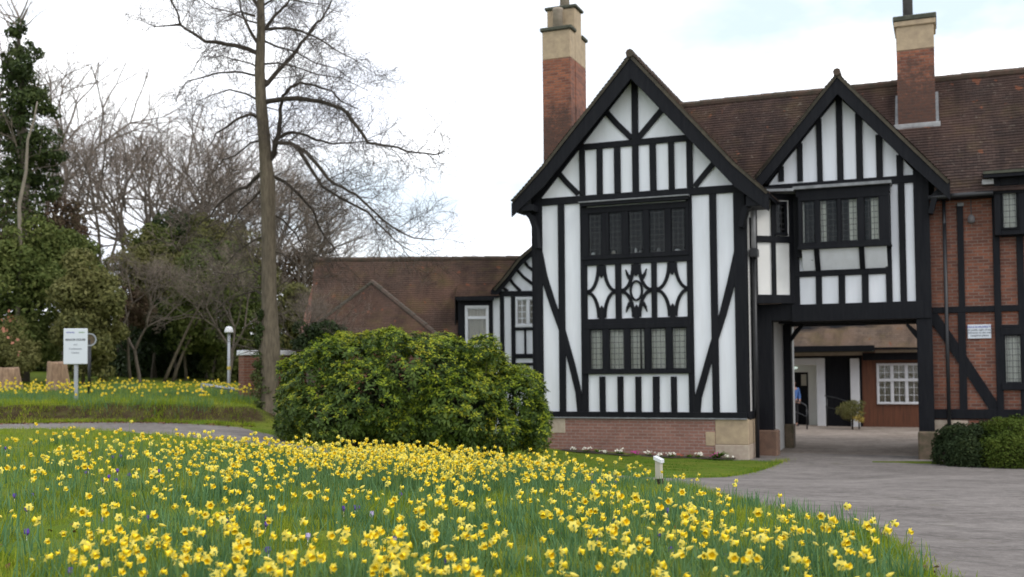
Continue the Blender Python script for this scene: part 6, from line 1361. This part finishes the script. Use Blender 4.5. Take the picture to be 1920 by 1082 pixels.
for _ in range(6500): E.append((random.uniform(-15, -5.4), 25.0+abs(random.gauss(.1, .28))))
for _ in range(1500): E.append((random.uniform(-15, -5.4), 24.7+random.gauss(0, .12)))
E = np.array(E); n = len(E); V3 = blades(np.c_[E, H(E[:, 0], E[:, 1])-.01], rng.uniform(.04, .11, n), .007, rng.uniform(.1, .9, n), rng.uniform(0, 6.28, n), 2)
o = npmesh('grass', *cat_([V1, V2, V3]), LM['grass']); tag(o, 'rough green grass between the daffodils and on the bank', 'grass', kind='stuff')
Lw = scatter(60000, None, 17.7, 27, 1020, 1560); sdl = sdist(Lw, RPOLY); loc_n = (Lw[:, 0]-F.o.x)*F.nv.x+(Lw[:, 1]-F.o.y)*F.nv.y; loc_s = (Lw[:, 0]-F.o.x)*F.sv.x+(Lw[:, 1]-F.o.y)*F.sv.y
Lw = Lw[(sdl < .03)&(loc_n < -.45)&(loc_s < 6.3)]; n = len(Lw)
V, Fq = blades(np.c_[Lw, H(Lw[:, 0], Lw[:, 1])-.005], rng.uniform(.03, .075, n), .009, rng.uniform(.1, 1, n), rng.uniform(0, 6.28, n), 2)
o = npmesh('lawn_grass', V, Fq, LM['lawn']); tag(o, 'short bright green lawn grass in front of the gabled house', 'grass', kind='stuff')
# ------------------------------------------------------------------ crocuses
vio, _, b = newmat('violet_petal'); b.inputs['Base Color'].default_value = (.13, .055, .42, 1); b.inputs['Roughness'].default_value = .6
lil, _, b = newmat('lilac_petal'); b.inputs['Base Color'].default_value = (.50, .42, .66, 1); b.inputs['Roughness'].default_value = .6
def crocus_mesh(mat, nm):
    mb = MB(); mb.tube([(0, 0, -.02), (0, 0, .03), (0, 0, .06)], [.003, .003, .005], 5, 1)
    for i in range(6):
        a = i*math.pi/3; r1 = .016 if i % 2 else .019; d = Vector((math.cos(a), math.sin(a), 0)); s_ = Vector((-math.sin(a), math.cos(a), 0)); z = Vector((0, 0, 1))
        b_ = [z*.058-s_*.003, z*.058+s_*.003, z*.085+d*r1+s_*.012, z*.085+d*r1-s_*.012, z*.112+d*r1*1.0+s_*.007, z*.112+d*r1*1.0-s_*.007, z*.122+d*r1*.8]
        o = len(mb.v); mb.v += [tuple(v) for v in b_]; mb.f += [(o, o+1, o+2, o+3), (o+3, o+2, o+4, o+5), (o+5, o+4, o+6)]; mb.m += [0]*3
    me = bpy.data.meshes.new(nm); me.from_pydata(mb.v, [], mb.f); me.materials.append(mat); me.materials.append(wp); me.polygons.foreach_set('material_index', mb.m); return me
cm = [crocus_mesh(vio, 'crocus'), crocus_mesh(lil, 'crocus')]
CR1 = [(30,158),(378,157),(462,175),(580,200),(620,200),(455,262),(440,275),(555,298),(605,270),(655,290),(710,295),(780,205),(818,272),(880,262),(1165,203),(1175,258),(1320,295),(75,400),(168,388),(142,460),(138,582),(-525,510),(765,510),(1165,515),(1365,495),(1362,535),(1385,670),(-1105,675),(520,745),(350,785),(-1580,600),(1825,455),(1768,460),(1620,275),(-1608,295),(1880,320),(-1912,490),(1045,600),(530,320),(600,315)]
CR3 = [(430,140),(-400,175),(420,210),(490,160),(290,125),(865,215),(675,455),(785,445),(-920,508),(1170,330),(1100,730),(-1140,750),(-355,695),(20,815),(1545,905)]
CR2 = [(650,320),(375,350),(410,408),(608,430),(668,515),(935,525),(290,180),(400,180),(310,450)]
for L_, fx, fy, ox, oy in ((CR1, 2.743, 2.743, 0, 780), (CR3, 4.665, 4.665, 500, 850), (CR2, 2.595, 2.595, 1000, 830)):
    for x, y in L_:
        li = x < 0; h_ = head_px(ox+abs(x)/fx, oy+y/fy, .12)
        if not h_: continue
        s_ = random.uniform(.62, .85); o = bpy.data.objects.new('crocus', cm[1 if li else 0]); link(o, None, T(h_[0], h_[1], h1(*h_)+.025, random.random()*6) @ Matrix.Rotation(random.gauss(0, .15), 4, 'X') @ Matrix.Diagonal((s_, s_, s_, 1)))
        tag(o, 'pale lilac crocus open in the grass among the daffodils' if li else 'violet crocus in the grass among the daffodils', 'crocus', 'pale lilac crocuses' if li else 'violet crocuses')
# fallen leaves and twigs
fl = plain('dead_leaf', (.20, .10, .05), .9, .3, 9, 0)
Q = scatter(700, None, 3.8, 16, -50, 1750); Q = Q[sdist(Q, RPOLY) < .25]; n = len(Q)
V, Fq = diamonds(np.c_[Q, H(Q[:, 0], Q[:, 1])+.03], unit(rng.normal(0, .5, (n, 3))+[0, 0, 1]), rng.uniform(.03, .07, n), .6)
Q2 = np.array([(random.uniform(-14, -5.5), bank_edge(0)-.25+random.gauss(0, .18)) for _ in range(900)]); n = len(Q2); V2 = diamonds(np.c_[Q2, H(Q2[:, 0], Q2[:, 1])+.025], unit(rng.normal(0, .5, (n, 3))+[0, 0, 1]), rng.uniform(.04, .08, n), .6)
o = npmesh('fallen_leaves', *cat_([(V, Fq), V2]), fl); tag(o, 'brown fallen leaves in the grass and along the road edge', 'leaves', kind='stuff')
